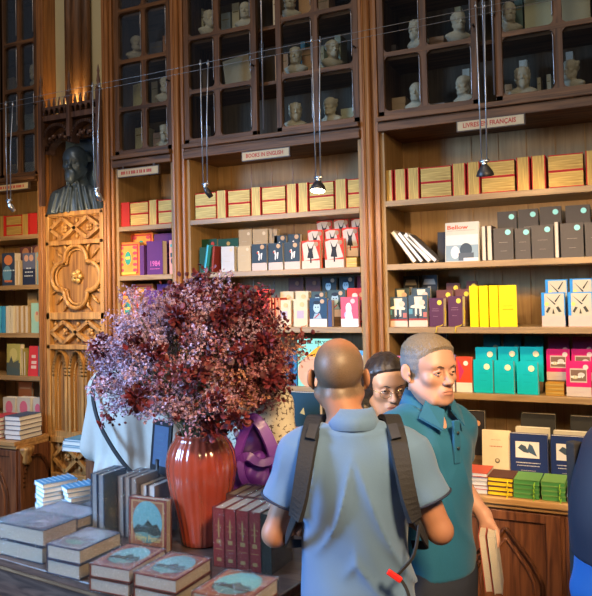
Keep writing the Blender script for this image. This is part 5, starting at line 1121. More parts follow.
# other stacks on the worktops behind the visitors
p = at(79, 444, D - .20)
for k, (c, t, dx, ww) in enumerate((((.50, .52, .50), .024, 0, .19), ((.10, .30, .42), .010, .004, .19), ((.50, .52, .50), .022, .008, .19), ((.10, .28, .40), .012, .02, .17))):
    zz = .90 + [0, .0255, .037, .0605][k]
    book('book', ('lowest white', 'lower blue', 'upper white', 'topmost blue')[k] + ' book of the pile on the worktop end left of the woman in white', 'pile on the worktop end', ww, .13, t, T((p.x + ww / 2 + dx + .01, D - .29, zz + t + .0005)) @ FLAT @ T((0, 0, -.065)), c, PAGEW)
pile(-2.33, D - .20, .90, 4, .20, .14, .022, [(.55, .28, .10), (.5, .45, .35), (.55, .12, .18)], PAGEW, 'orange or pink book in the worktop pile behind the white dress', 'pile behind the woman in white', jit=.006, seed=9)
pile(-1.86, D - .20, .90, 3, .14, .15, .022, [(.55, .08, .14), (.5, .3, .3)], PAGEW, 'pink book in the pile behind the terracotta vase', 'pink pile behind the vase', jit=.006, seed=10)
a = at(287, 392, D - .22); b = at(319, 392, D - .22)
book('book', 'dark blue book with a salmon shape standing between the bouquet and the bald man', None, b.x - a.x, a.z - .90, .04, T(((a.x + b.x) / 2, D - .22, .90)) @ Rx(-.02), (.012, .045, .075), PAGEW,
     art=[('l', (.40, .22, .22), 0, .5, .52, .07, .55), ('l', (.40, .22, .22), 0, .5, .40, .07, .75), ('p', (.42, .14, .10), [(.25, .24), (.35, .32), (.6, .34), (.75, .26), (.6, .18), (.35, .18)]), ('p', (.55, .45, .20), [(.38, .72), (.5, .80), (.54, .70)])])
a = at(268, 410, D - .20); b = at(286, 410, D - .20)
book('book', 'plain grey brown book standing left of the dark blue book', None, b.x - a.x, .225, .04, T(((a.x + b.x) / 2, D - .20, .90)), (.17, .14, .12), PAGEW)
# left base cabinet pile of white paged books
p = cx(19, 443, .915)
LB = 'white paged books on the left base cabinet'
pile(-3.625, D - .17, .915, 5, .13, .19, .029, [(.06, .09, .16), (.35, .30, .28)], PAGEW, 'white paged book in the complete pile on the left base cabinet', LB, rz=.02, jit=.003, seed=12)
pile(-3.80, D - .17, .915, 5, .13, .19, .026, [(.45, .06, .08), (.35, .30, .28)], PAGEW, 'white paged book in the pile cut by the left edge', LB, rz=.02, jit=.003, seed=13)

# ---------------------------------------------------------------- small black display screen
ts = empty('display_screen', (-1.985, 2.64, TZ), 'small black framed screen with a pale blue display left of the vase', 'screen')
SM_ = T((0, 0, -.055)) @ Rz(-.35) @ Rx(-.10)
q = MB(); q.box(-.075, .075, 0, .012, .262, .50, mat('screen_frame', (.012, .012, .015), .35), M=SM_); q.build('frame', ts, bevel=.003)
q = MB(); q.box(-.052, .058, -.0015, .0, .30, .475, mat('screen_glass', (.05, .08, .14), .3, coat=.4, emit=(.10, .17, .30), estr=.12), M=SM_)
q.build('display', ts)
q = MB()
for k in range(5): q.box(-.03, .035 - .01 * (k % 2), -.0022, -.0015, .33 + .026 * k, .336 + .026 * k, mat('screen_text', (.06, .10, .16), .4), M=SM_)
q.build('display_text', ts)
q = MB(); q.tube([(0, .03, .27), (0, .04, .0)], .010, BLACKP, n=10); q.lathe([(.05, 0), (.05, .006), (.012, .014)], BLACKP, n=20, c=(0, .04, 0)); q.build('stand', ts)

# ---------------------------------------------------------------- vase
VX, VY = -1.640, 2.50
VASE = mat('glazed_terracotta', (.29, .045, .022), .18, coat=1.0, noise=.30, scale=7)
q = MB()
PS = .925
prof = [(.075, 0), (.082, .006), (.086, .03), (.096, .09), (.112, .17), (.128, .25), (.136, .31), (.137, .35), (.131, .395), (.118, .43), (.104, .452), (.098, .466), (.101, .474), (.098, .480), (.090, .476), (.088, .46), (.10, .43), (.118, .37), (.122, .3), (.10, .15), (.07, .02)]
q.lathe([(r * 1.02, z * PS) for r, z in prof], VASE, n=120, ribs=26, amp=.032)
vs = q.build('vase', M=T((VX, VY, TZ)), label='tall ribbed glossy terracotta vase holding the dried bouquet', cat='vase')

# ---------------------------------------------------------------- dried bouquet
BZ = TZ + .42
bq = empty('dried_bouquet', (VX, VY, BZ), 'large bouquet of dried lilac sprays and dark red leaves in the terracotta vase', 'bouquet')
LIL = leafy('dried_lilac_blossom', (.24, .12, .17), (.66, .44, .54)); PNK = leafy('dried_pink_blossom', (.22, .06, .08), (.56, .26, .29)); BUR = leafy('burgundy_leaf', (.045, .006, .010), (.21, .022, .025), rough=.55); WARMLIT = leafy('rust_blossom', (.30, .09, .05), (.68, .32, .18)); STM = leafy('dried_stem', (.05, .055, .025), (.14, .12, .06))
R_ = random.Random(21)
CXu = Vector((CR.x, CR.y, 0)).normalized()
def envelope(u, v):      # u: -1..1 sideways as seen from the room, v: 0 bottom .. 1 top ; half width of the crown at that height
    return 1.0
def star(mb, c, r, m, n=4):
    ax = Vector((R_.gauss(0, 1), R_.gauss(0, 1), R_.gauss(0, 1))).normalized(); x = ax.orthogonal().normalized(); y = ax.cross(x)
    vs = []; fs = []
    for i in range(n):
        t = 2 * math.pi * i / n; d = x * math.cos(t) + y * math.sin(t); e = ax.cross(d)
        o = len(vs); vs += [c, c + d * r * .6 + e * r * .42 + ax * r * .25, c + d * r + ax * r * .45, c + d * r * .6 - e * r * .42 + ax * r * .25]; fs.append((o, o + 1, o + 2, o + 3))
    mb.add(vs, fs, m)
def crown_point(lo=.35):
    # random point in a lumpy dome over the vase: wide, drooping on the left
    while True:
        a = R_.uniform(0, 2 * math.pi); el = R_.uniform(-.70, 1.5); rr = R_.uniform(lo, 1.0) ** .6
        dx, dy = math.cos(a) * math.cos(el), math.sin(a) * math.cos(el)
        rx = .47 if dx < 0 else .40
        s = .93 + .10 * math.sin(3.1 * a + 2 * el) + .08 * math.sin(7 * a + 5 * el + 1) + R_.uniform(-.05, .09)
        p = Vector((dx * rx * rr * s, dy * .36 * rr * s, .30 + math.sin(el) * .335 * rr * s))
        if p.z < .10 and dx > .1 and rr > .8 and R_.random() < .5: continue
        if p.z < .17 and (p.x ** 2 + p.y ** 2) < .21 ** 2: continue
        return CXu * p.x + Vector((-CXu.y, CXu.x, 0)) * p.y + Vector((0, 0, p.z)), dx, math.sin(el)
def add_stem(mb, e, r=.0013):
    b0 = Vector((R_.uniform(-.05, .05), R_.uniform(-.05, .05), -.25)); b1 = Vector((b0.x * .9 + e.x * .05, b0.y * .9 + e.y * .05, .02))
    mid = b1.lerp(e, .5) + Vector((0, 0, .05 * (1 - min(1, max(0, e.z))))); mb.tube([b0, b1, mid, e], r, STM, n=3)
def sprays(n, m, stuffname, r0, nb, size, sel=None, lo=.35):
    mb = MB(); st = MB(); k = 0; tries = 0
    while k < n and tries < n * 30:
        tries += 1; e, dx, se = crown_point(lo)
        if sel and not sel(dx, se, e): continue
        k += 1; add_stem(st, e)
        for j in range(nb):
            o = Vector((R_.gauss(0, 1), R_.gauss(0, 1), R_.gauss(0, 1))); o = o.normalized() * r0 * R_.random() ** .45
            c = e + o; star(mb, c, size * R_.uniform(.7, 1.3), m, n=4)
            if j % 5 == 0: st.add([e - o * .1, c, c + Vector((.0006, .0006, 0)), e], [(0, 1, 2, 3)], STM)
    mb.build(stuffname, bq, kind='stuff'); return st
s1 = sprays(300, LIL, 'lilac_blossoms', .050, 62, .0064, lambda dx, se, e: dx < R_.uniform(-.5, .9))
s2 = sprays(110, PNK, 'pink_blossoms', .048, 62, .0058, lambda dx, se, e: dx > R_.uniform(-1, .5))
s3 = sprays(85, WARMLIT, 'warm_lit_blossoms', .046, 54, .006, lambda dx, se, e: dx > .3 and se < .25)  # warm lamp light put into the colour of these lower right blossoms
stems = MB()
for s_ in (s1, s2, s3): stems.add(s_.v, s_.f, STM)
for k in range(26):
    t = R_.uniform(-1, 1); stems.tube([(t * .05, R_.uniform(-.05, .05), -.25), (t * .07, R_.uniform(-.05, .05), .03), (t * .22 + .04, R_.uniform(-.15, .05), R_.uniform(.2, .35))], .0024, STM, n=4)
stems.build('stems', bq, kind='stuff')
lv = MB()
def leaf(c, d, s, m, mb):
    d = d.normalized(); n = d.orthogonal().normalized(); n = (Matrix.Rotation(R_.uniform(0, 6.28), 3, d) @ n); w = d.cross(n)
    P = []
    for t, ww, cz in ((0, .05, 0), (.25, .42, .06), (.55, .5, .16), (.8, .32, .20), (1.0, .02, .12)):
        j = R_.uniform(-.06, .06)
        P += [c + d * (t * s) + w * (ww * s * .8) + n * ((cz + .14 + j) * s), c + d * (t * s) + n * (cz * s), c + d * (t * s) - w * (ww * s * .8) + n * ((cz + .14 - j) * s)]
    fs = []
    for i in range(4): o = 3 * i; fs += [(o, o + 1, o + 4, o + 3), (o + 1, o + 2, o + 5, o + 4)]
    mb.add(P, fs, m, smooth=True)
k = 0
while k < 185:
    e, dx, se = crown_point(.45)
    if dx < R_.uniform(-1.3, .5): continue
    k += 1
    for j in range(32):
        o = Vector((R_.gauss(0, 1), R_.gauss(0, 1), R_.gauss(0, 1))) * .024; leaf(e + o, Vector((R_.gauss(0, 1), R_.gauss(0, 1), R_.gauss(.3, 1))), R_.uniform(.011, .026), BUR, lv)
lv.build('burgundy_leaves', bq, kind='stuff')
# big dark red blooms (one part each), placed on the side turned to the room
vd = Vector((-CF.x, -CF.y, 0)).normalized()
for (sx, z, fr) in ((-.40, .385, .02), (-.19, .21, .30), (-.13, .38, .28), (-.22, .40, .22), (.04, .30, .33), (.10, .20, .32), (.20, .36, .26), (.17, .12, .28), (.12, .50, .20), (-.05, .50, .24), (.28, .40, .18), (.30, .26, .20), (.08, .08, .24)):
    c = CXu * sx + vd * fr + Vector((0, 0, z)); bl = MB()
    for j in range(95):
        d = Vector((R_.gauss(0, 1), R_.gauss(0, 1), R_.gauss(0, 1))).normalized(); leaf(c + d * R_.uniform(.0, .04), d, R_.uniform(.016, .034), BUR, bl)
    bl.build('dark_red_bloom', bq)
# ================================================================ PEOPLE
def skin_hair(name, col, hcol, HM, cuts, noise=.35):
    # skin whose shaved parts carry the colour of the stubble; cuts: (centre, radii, inside?) regions in head space
    m, t, b = nt(name); tc = t.nodes.new('ShaderNodeTexCoord'); inv = HM.inverted(); e = inv.to_euler('XYZ')
    mp = t.nodes.new('ShaderNodeMapping'); mp.inputs['Rotation'].default_value = e; mp.inputs['Location'].default_value = inv.translation; t.links.new(tc.outputs['Object'], mp.inputs['Vector'])
    prev = None
    n0 = t.nodes.new('ShaderNodeTexNoise'); n0.inputs['Scale'].default_value = 60; t.links.new(tc.outputs['Object'], n0.inputs['Vector'])
    for c, r, inside, soft in cuts:
        m2 = t.nodes.new('ShaderNodeMapping'); m2.inputs['Scale'].default_value = tuple(1 / v for v in r); m2.inputs['Location'].default_value = tuple(-a / v for a, v in zip(c, r)); t.links.new(mp.outputs[0], m2.inputs['Vector'])
        ln = t.nodes.new('ShaderNodeVectorMath'); ln.operation = 'LENGTH'; t.links.new(m2.outputs[0], ln.inputs[0])
        ad = t.nodes.new('ShaderNodeMath'); ad.operation = 'MULTIPLY_ADD'; ad.inputs[1].default_value = .22; t.links.new(n0.outputs['Fac'], ad.inputs[0]); t.links.new(ln.outputs['Value'], ad.inputs[2])
        mr = t.nodes.new('ShaderNodeMapRange'); mr.interpolation_type = 'SMOOTHSTEP'; mr.inputs['From Min'].default_value = 1.11 - soft; mr.inputs['From Max'].default_value = 1.11 + soft
        mr.inputs['To Min'].default_value = 1.0 if inside else 0.0; mr.inputs['To Max'].default_value = 0.0 if inside else 1.0; t.links.new(ad.outputs[0], mr.inputs['Value'])
        if prev is None: prev = mr.outputs[0]
        else: mu = t.nodes.new('ShaderNodeMath'); mu.operation = 'MULTIPLY'; t.links.new(prev, mu.inputs[0]); t.links.new(mr.outputs[0], mu.inputs[1]); prev = mu.outputs[0]
    n = t.nodes.new('ShaderNodeTexNoise'); n.inputs['Scale'].default_value = 260; n.inputs['Detail'].default_value = 3; t.links.new(tc.outputs['Object'], n.inputs['Vector'])
    hx = t.nodes.new('ShaderNodeMix'); hx.data_type = 'RGBA'; hx.inputs[6].default_value = tuple(v * (1 - noise) for v in hcol) + (1,); hx.inputs[7].default_value = tuple(min(1, v * (1 + noise * 1.6)) for v in hcol) + (1,); t.links.new(n.outputs['Fac'], hx.inputs[0])
    mx = t.nodes.new('ShaderNodeMix'); mx.data_type = 'RGBA'; mx.inputs[6].default_value = col + (1,); t.links.new(prev, mx.inputs[0]); t.links.new(hx.outputs[2], mx.inputs[7])
    t.links.new(mx.outputs[2], b.inputs['Base Color']); b.inputs['Roughness'].default_value = .5
    b.inputs['Subsurface Weight'].default_value = .08; b.inputs['Subsurface Radius'].default_value = (.012, .005, .003); b.inputs['Subsurface Scale'].default_value = 1.0
    return m
def skin(name, col, rough=.5): return mat(name, col, rough, noise=.10, scale=18, sub=.10)
def hand(S, W, d, palm, side, curl=.6, s=1.0):
    """five fingered hand: wrist W, direction d to the fingers, palm = direction the palm faces, side = +1/-1 thumb side"""
    d = Vector(d).normalized(); palm = Vector(palm); palm = (palm - d * palm.dot(d)).normalized(); x = d.cross(palm) * side; W = Vector(W)
    S.cone(W - d * .01, W + d * .045 * s, .024 * s, .026 * s, k=.015)
    S.ell(W + d * .05 * s, (.024 * s,) * 3, k=.02)
    for i, (o, L, r) in enumerate(((.030, .072, .0085), (.010, .080, .009), (-.010, .075, .0085), (-.029, .060, .0075))):
        b = W + d * .078 * s + x * o * s; S.cone(W + d * .02 * s + x * o * .5 * s, b, .014 * s, .0115 * s, k=.012)
        p = b; dd = d.copy(); q = curl * (1 + .1 * i)
        for j, fr in enumerate((.45, .30, .25)):
            a = q * (.55, .9, .6)[j]; dd = (dd * math.cos(a) + palm * math.sin(a)).normalized(); n = p + dd * L * fr * s
            S.cone(p, n, r * s * (1 - .08 * j), r * s * (.93 - .08 * j), k=.003); p = n
            palm2 = palm
    t0 = W + d * .022 * s + x * .022 * s; t1 = t0 + (d * .6 + x * .75 + palm * .25).normalized() * .036 * s; t2 = t1 + (d * .85 + x * .3 + palm * .4).normalized() * .032 * s; t3 = t2 + (d * .9 + palm * .5).normalized() * .024 * s
    S.cone(t0, t1, .015 * s, .0115 * s, k=.012); S.cone(t1, t2, .0105 * s, .0095 * s, k=.003); S.cone(t2, t3, .0095 * s, .008 * s, k=.003)

def torso_rows(s, g=0.0, sh=1.0, belly=1.0):
    return [(z * s, 0, cy * s, rx * s * sh + g, ry * s * belly + g) for z, cy, rx, ry in ((.80, .0, .155, .10), (.88, .0, .168, .115), (.96, .0, .165, .118), (1.06, .005, .152, .112), (1.16, .005, .158, .115), (1.28, .0, .170, .118), (1.38, -.005, .172, .108), (1.43, -.012, .135, .088), (1.47, -.018, .075, .065))]
def person(label, loc, rz, s, H, arms, sk, shirt, trousers, hair=None, female=False, wide=1.0, sh=1.0, belly=1.0, group=None, legs=True, handcurl=.5, sleeve=.62, shirt_z0=.86, folds=1.0, dress=False, gap=.012, nod=0.0, turn=0.0, h=.007, shirt_name='polo_shirt', headroll=0.0, hands=None, collar=True, hx=0.0, vneck=False):
    """local frame: faces +Y, right hand on +X; returns the body object and the head matrix"""
    HZ = H - .118
    HM = T((hx, .018, HZ)) @ T((0, -.03, -.07)) @ Rz(turn) @ Rx(nod) @ Ry(headroll) @ T((0, .03, .07))
    S = Sdf()
    S.stack(torso_rows(s, 0, sh, belly), k=.03)
    for sx in (-1, 1):
        S.cone((0, -.02 * s, 1.475 * s), (sx * .13 * s * sh, -.018 * s, 1.425 * s), .042 * s, .045 * s, k=.05)
        S.cone((sx * .095 * s, 0, .90 * s), (sx * .10 * s, .005, .49 * s), .088 * s, .058 * s, k=.04)
        S.cone((sx * .10 * s, .005, .49 * s), (sx * .10 * s, -.01, .09 * s), .055 * s, .038 * s, k=.03)
        S.cone((sx * .10 * s, -.03, .045), (sx * .12 * s, .13, .03), .038, .03, k=.03)
        A = arms[sx]; shd = (sx * .170 * s * sh, -.01, 1.395 * s)
        el, wr = A[0], A[1]
        S.ell(shd, (.062 * s, .06 * s, .062 * s), k=.06)
        S.cone(shd, el, .052 * s, .039 * s, k=.03); S.cone(el, wr, .040 * s, .026 * s, k=.015)
        hand(S, wr, A[2], A[3], A[4] if len(A) > 4 else (1 if sx > 0 else -1), handcurl)
    nb = Vector((0, -.02 * s, 1.45 * s)); nt_ = HM @ Vector((0, -.028, -.055))
    S.cone(nb, nt_, .060 * s, .054 * s, k=.03)
    head_sdf(S, HM, female, wide)
    hm = npm(HM.inverted()); lipm = mat('lip_skin', (.42, .19, .14), .45, noise=.05)
    def paint(c):
        L = c @ hm[:3, :3].T + hm[:3, 3]
        return ((((L[:, 0] / .024) ** 2 + ((L[:, 2] + .068) / .0105) ** 2) < 1) & (L[:, 1] > .088)).astype(int)
    hc = HM.translation
    body = S.build('person', [sk, lipm], h, fine=((hc.x - .11, hc.x + .11), (hc.y - .13, hc.y + .135), (hc.z - .135, hc.z + .125)), M=T(loc) @ Rz(rz), paint=paint, label=label, cat='person', group=group)
    # eyes
    eyew = mat('eye_white', (.62, .58, .52), .25, coat=.5, noise=.03); iris = mat('eye_iris', (.03, .018, .01), .2, coat=.8)
    for sx in (-1, 1):
        e = MB(); e.ball((sx * .031, .0755, -.0028), (.0118, .0118, .0118), eyew, n=16, k=12); e.ball((sx * .0315 + turn * .0, .0845, -.0028), (.0060, .0036, .0060), iris, n=12, k=8); e.build('eye', body, M=HM)
    # clothes
    ph = rnd.uniform(0, 6)
    def fold(X, Y, Z):
        if dress: return (.0045 * np.sin(X * 95 + 2 * np.sin(Z * 5)) * np.sin(Y * 60 + 1 + Z * 3) + .010 * np.sin(X * 38 + 1.5 * np.sin(Z * 4) + Y * 12)) * np.clip((1.42 * s - Z) * 3, .15, 1)
        a = X * 20 + Z * 9 + 1.6 * np.sin(Z * 7 + X * 6 + ph) + np.sin(Y * 9); b = X * 34 - Z * 15 + 1.3 * np.sin(Z * 10 - X * 8 + ph)
        c1 = np.abs(X) * 26 + Z * 17 + 1.2 * np.sin(Z * 8 + ph + X * 4); c2 = X * 30 - Z * 11 + 1.5 * np.sin(Z * 6 + X * 9 + ph)
        rg = (1 - np.abs(np.sin(c1))) ** 2 * np.clip(1.2 * np.sin(Z * 7 + X * 5 + ph) + .2, 0, 1) + (1 - np.abs(np.sin(c2))) ** 2 * np.clip(1.2 * np.sin(Z * 5 - X * 7 + 2 * ph), 0, 1)
        return (.0022 * np.sin(a) - .0062 * rg) * np.clip((1.46 * s - Z) * 6, 0.1, 1) * folds
    S = Sdf(); g = gap
    rows = [r for r in torso_rows(s, g, sh, belly)]
    if dress: rows = [(r[0] - 0, r[1], r[2], r[3] + max(0, (1.1 * s - r[0])) * .10, r[4] + max(0, (1.1 * s - r[0])) * .10) for r in rows]; rows = [(.35 * s, 0, 0, .25 * s, .16 * s), (.6 * s, 0, 0, .23 * s, .155 * s)] + rows
    S.stack(rows, k=.03)
    for sx in (-1, 1):
        S.cone((0, -.02 * s, 1.470 * s), (sx * .13 * s * sh, -.018 * s, 1.425 * s), .045 * s + g * .4, .047 * s + g * .6, k=.05)
        shd = Vector((sx * .170 * s * sh, -.01, 1.395 * s)); el = Vector(arms[sx][0]); S.ell(shd, (.064 * s + g * .5,) * 3, k=.06)
    S.fold(fold)
    S.clip((0, 0, -1), -(shirt_z0 * s if not dress else .36 * s))
    for sx in (-1, 1):
        shd = Vector((sx * .170 * s * sh, -.01, 1.395 * s)); el = Vector(arms[sx][0]); wr = Vector(arms[sx][1])
        if sleeve <= 1: S.cone(shd + (shd - el) * .05, shd.lerp(el, sleeve), .058 * s + g * .5, .056 * s + g * 1.3, k=.04, flat=True)
        else:
            S.cone(shd, el, .058 * s + g * .5, .050 * s + g, k=.04); S.cone(el, el.lerp(wr, sleeve - 1), .050 * s + g, .042 * s + g * 1.4, k=.02, flat=True)
    S.cone(nb + Vector((0, 0, -.02)), nt_ + Vector((0, .03, -.01)), .060 * s, .070 * s, k=.012, op=-1)
    if vneck: S.cone((0, .09, 1.47 * s), (0, .155, 1.365 * s), .040, .006, k=.006, op=-1)
    sh_o = S.build(shirt_name, shirt, .0072, body)
    if collar:
        c = MB(); n = 28
        for (r1, r2, z0, z1) in ((.062, .080, 1.528, 1.500),):
            vs = []; 
            for i in range(n + 1):
                t = math.pi / 2 + .28 + (2 * math.pi - .56) * i / n; cx_, cy_ = math.cos(t), math.sin(t)
                dz = -.022 * max(0, cy_); nbx = Vector((0, -.022, 0))
                vs += [(cx_ * r1 * s, cy_ * r1 * s - .018, (z0 + .022) * s + dz), (cx_ * (r2 + .008) * s, cy_ * (r2 + .008) * s - .016, (z1 - .012) * s + dz * 1.9), (cx_ * (r2 + .004) * s, cy_ * (r2 + .004) * s - .016, (z1 - .016) * s + dz * 1.9), (cx_ * (r1 - .004) * s, cy_ * (r1 - .004) * s - .018, (z0 + .014) * s + dz)]
            fs = []
            for i in range(n):
                for k in range(4): fs.append((4 * i + k, 4 * i + (k + 1) % 4, 4 * i + 4 + (k + 1) % 4, 4 * i + 4 + k))
            fs += [(3, 2, 1, 0), (4 * n, 4 * n + 1, 4 * n + 2, 4 * n + 3)]
            c.add(vs, fs, shirt, smooth=True)
        c.build('collar', sh_o)
    if not dress:
        S = Sdf()
        S.stack([(.70 * s, 0, 0, .165 * s, .115 * s), (.80 * s, 0, 0, .175 * s, .126 * s), (.88 * s, 0, 0, .175 * s * max(1, sh), .124 * s * belly), (.94 * s, 0, 0, .172 * s * max(1, sh), .123 * s * belly)], k=.05)
        for sx in (-1, 1):
            S.cone((sx * .095 * s, 0, .88 * s), (sx * .10 * s, .005, .49 * s), .098 * s, .072 * s, k=.03); S.cone((sx * .10 * s, .005, .49 * s), (sx * .10 * s, -.01, .07 * s), .070 * s, .058 * s, k=.03, flat=True)
        S.build('trousers', trousers, .010, body)
    S = Sdf()
    for sx in (-1, 1): S.cone((sx * .10 * s, -.045, .045), (sx * .125 * s, .15, .036), .046, .038, k=.03)
    S.clip((0, 0, -1), -.001); S.build('shoes', mat('shoe_leather', (.03, .025, .022), .5), .009, body)
    return body, HM, sh_o
def hair_shell(body, HM, name, m, grow, wide, cutters, noise=.0015, extra=(), h=.005, freq=90):
    S = Sdf(); S.M = npm(Matrix.Identity(4)); w = wide; g = grow
    S.ell((0, -.012, .032), (.074 * w + g, .094 + g, .083 + g), k=0); S.ell((0, .030, .030), (.062 * w + g, .058 + g, .062 + g), k=.03)
    for e in extra: S.ell(*e[:2], k=.03)
    if noise: S.fold(lambda X, Y, Z: noise * np.sin(X * freq * 1.3 + 3 * np.sin(Z * 40)) * np.sin(Y * freq + 2 * np.sin(X * 50)) + noise * .6 * np.sin(Z * freq * 1.5 + X * 30))
    for c in cutters:
        if c[0] == 'e': S.ell(c[1], c[2], k=.006, op=-1, rot=(c[3] if len(c) > 3 else None))
        else: S.clip(c[1], c[2])
    return S.build(name, m, h, body, M=HM)
def hair2(body, HM, name, m, gf, w=1.0, h=.0045, base=(), paint=None, noise=.0012, freq=110):
    """hair as a layer that thins out and dives under the skin at the hairline: gf(X, Y, Z) = thickness in head space"""
    S = Sdf(); S.ell((0, -.012, .032), (.074 * w, .094, .083), k=0); S.ell((0, .030, .030), (.062 * w, .058, .062), k=.03); S.ell((0, .022, -.045), (.058 * w, .064, .066), k=.03)
    for e in base: S.ell(*e, k=.03)
    S.fold(lambda X, Y, Z: -gf(X, Y, Z)); S.p[0] = S.p[0][:3] + (S.p[0][3],) + S.p[0][4:]
    if noise: S.fold(lambda X, Y, Z: noise * np.sin(X * freq * 1.7 + 2 * np.sin(Y * 60)) * np.sin(Y * freq * .6 + Z * 50) + noise * .5 * np.sin(Z * freq + X * 40))
    return S.build(name, m, h, body, M=HM, paint=paint)
def hairline(zs, ys):
    return lambda Z: np.interp(Z, zs, ys)
def brows(body, HM, m, thick=.0035, z=.016):
    for sx in (-1, 1):
        q = MB(); q.tube([(sx * .014, .0925, z - .002), (sx * .030, .0915, z + .003), (sx * .047, .079, z - .001)], [thick * .8, thick, thick * .4], m, n=6, flat=.9); q.build('eyebrow', body, M=HM)

# ---------- the bald man seen from behind
SK1 = skin('skin_tanned', (.50, .26, .16)); SK2 = skin('skin_light', (.50, .27, .19)); SK3 = skin('skin_warm', (.55, .32, .20))
BLUEP = mat('light_blue_pique', (.080, .155, .275), .85, noise=.06, scale=300, bump=.05, sheen=.2)
JEANS = mat('dark_denim', (.02, .028, .05), .85, noise=.2, scale=200)
armsB = {1: ((.243, -.025, 1.105), (.13, .19, 1.10), (-.6, .8, .1), (0, 0, -1)), -1: ((-.240, -.02, 1.09), (-.12, .19, 1.12), (.6, .8, .1), (0, 0, -1))}
LOCB = Vector((-.785, 2.02, 0)); RZB = math.radians(20)
bald, HB, shB = person('bald man seen from behind in a light blue polo shirt with black shoulder straps', LOCB, RZB, .945, 1.668, armsB, SK1, BLUEP, JEANS, wide=1.0, sh=.96, shirt_z0=.85, hx=-.042, folds=2.9, gap=.018, nod=-.06, turn=-.05, sleeve=.60)
bald.data.materials[0] = skin_hair('skin_tanned_stubble', (.32, .15, .085), (.12, .08, .052), HB, [((0, -.03, .02), (.13, .13, .085), True, .12), ((0, .030, .125), (.085, .105, .10), False, .34), ((0, .11, -.03), (.12, .085, .14), False, .06), ((.088, -.008, -.004), (.014, .032, .042), False, .12), ((-.088, -.008, -.004), (.014, .032, .042), False, .12)])
for sx in (-1, 1):
    c = MB()
    shd = Vector((sx * .170 * .945 * .96, -.01, 1.395 * .945)); el = Vector(armsB[sx][0]); e = shd.lerp(el, .60); d = (el - shd).normalized()
    M_ = T(e) @ d.to_track_quat('Z', 'Y').to_matrix().to_4x4()
    c.tube([M_ @ Vector((.0775 * math.cos(t), .0775 * math.sin(t), -.002)) for t in [2 * math.pi * i / 24 for i in range(24)]], .0035, mat('navy_trim', (.01, .015, .04), .8), n=6, closed=True)
    c.build('sleeve_trim', shB)
# backpack worn on his chest, straps running over the shoulders and under the arms
STR = mat('black_strap_webbing', (.012, .012, .014), .8, noise=.3, scale=120, bump=.2)
bk = empty('backpack', T(LOCB + Vector((0, 0, -.016))) @ Rz(RZB), 'black backpack worn on the chest of the bald man, its straps crossing his shoulders', 'backpack')
S = Sdf(); S.stack([(.95, 0, .235, .11, .07), (1.0, 0, .245, .13, .085), (1.15, -.02, .235, .120, .08), (1.27, -.02, .215, .11, .07), (1.32, 0, .21, .08, .05)], k=.02); S.build('pack_body', STR, .01, bk)
def band(mb, pts, w, th, m, n=3, N=None):
    """flat strap through points; each point (pos, normal)"""
    # catmull-rom resample
    P = [Vector(p[0]) for p in pts]; Nn = [Vector(p[1]).normalized() for p in pts]; Q = []; QN = []
    for i in range(len(P) - 1):
        p0 = P[max(0, i - 1)]; p1 = P[i]; p2 = P[i + 1]; p3 = P[min(len(P) - 1, i + 2)]
        for j in range(n):
            t = j / n; Q.append(.5 * ((2 * p1) + (-p0 + p2) * t + (2 * p0 - 5 * p1 + 4 * p2 - p3) * t * t + (-p0 + 3 * p1 - 3 * p2 + p3) * t ** 3)); QN.append(Nn[i].lerp(Nn[i + 1], t).normalized())
    Q.append(P[-1]); QN.append(Nn[-1]); vs = []
    ww = w if isinstance(w, (list, tuple)) else [w] * 2
    for i, (p, nn) in enumerate(zip(Q, QN)):
        d = (Q[min(i + 1, len(Q) - 1)] - Q[max(0, i - 1)]).normalized(); s_ = d.cross(nn).normalized(); wi = ww[0] + (ww[1] - ww[0]) * i / (len(Q) - 1)
        vs += [p - s_ * wi / 2, p + s_ * wi / 2, p + s_ * wi * .42 + nn * th, p - s_ * wi * .42 + nn * th]
    fs = []
    for i in range(len(Q) - 1):
        for k in range(4): fs.append((4 * i + k, 4 * i + (k + 1) % 4, 4 * i + 4 + (k + 1) % 4, 4 * i + 4 + k))
    fs += [(3, 2, 1, 0), tuple(4 * (len(Q) - 1) + k for k in range(4))]; mb.add(vs, fs, m, smooth=False)
for sx in (-1, 1):
    q = MB(); band(q, [((sx * .075, .165, 1.30), (0, 1, .3)), ((sx * .092, .10, 1.405), (0, .7, 1)), ((sx * .115, .02, 1.434), (0, .1, 1)), ((sx * .125, -.075, 1.402), (0, -.8, .8)), ((sx * .136, -.126, 1.335), (sx * .15, -1, .25)), ((sx * .150, -.138, 1.25), (sx * .35, -1, 0)), ((sx * .163, -.124, 1.185), (sx * .7, -.8, 0))], [.060, .048], .014, STR, n=5); q.build('shoulder_strap', bk)
    q = MB(); band(q, [((sx * .166, -.124, 1.19), (sx * .7, -.8, 0)), ((sx * .192, -.080, 1.12), (sx * 1, -.5, 0)), ((sx * .205, .0, 1.07), (sx * 1, 0, 0)), ((sx * .17, .15, 1.02), (sx * .8, .4, 0))], [.028, .024], .005, STR, n=5); q.build('webbing_strap', bk)
    q = MB(); band(q, [((sx * .112, -.062, 1.423), (0, -.6, 1)), ((sx * .122, -.098, 1.396), (0, -.9, .6))], [.032, .032], .018, mat('strap_pad', (.02, .02, .023), .6), n=2); q.build('strap_pad', bk)
q = MB(); band(q, [((.178, -.135, 1.18), (.7, -.8, 0)), ((.160, -.155, 1.10), (.5, -.9, 0)), ((.125, -.158, 1.055), (.3, -1, 0)), ((.110, -.160, 1.04), (.2, -1, 0))], [.010, .008], .004, STR, n=5)
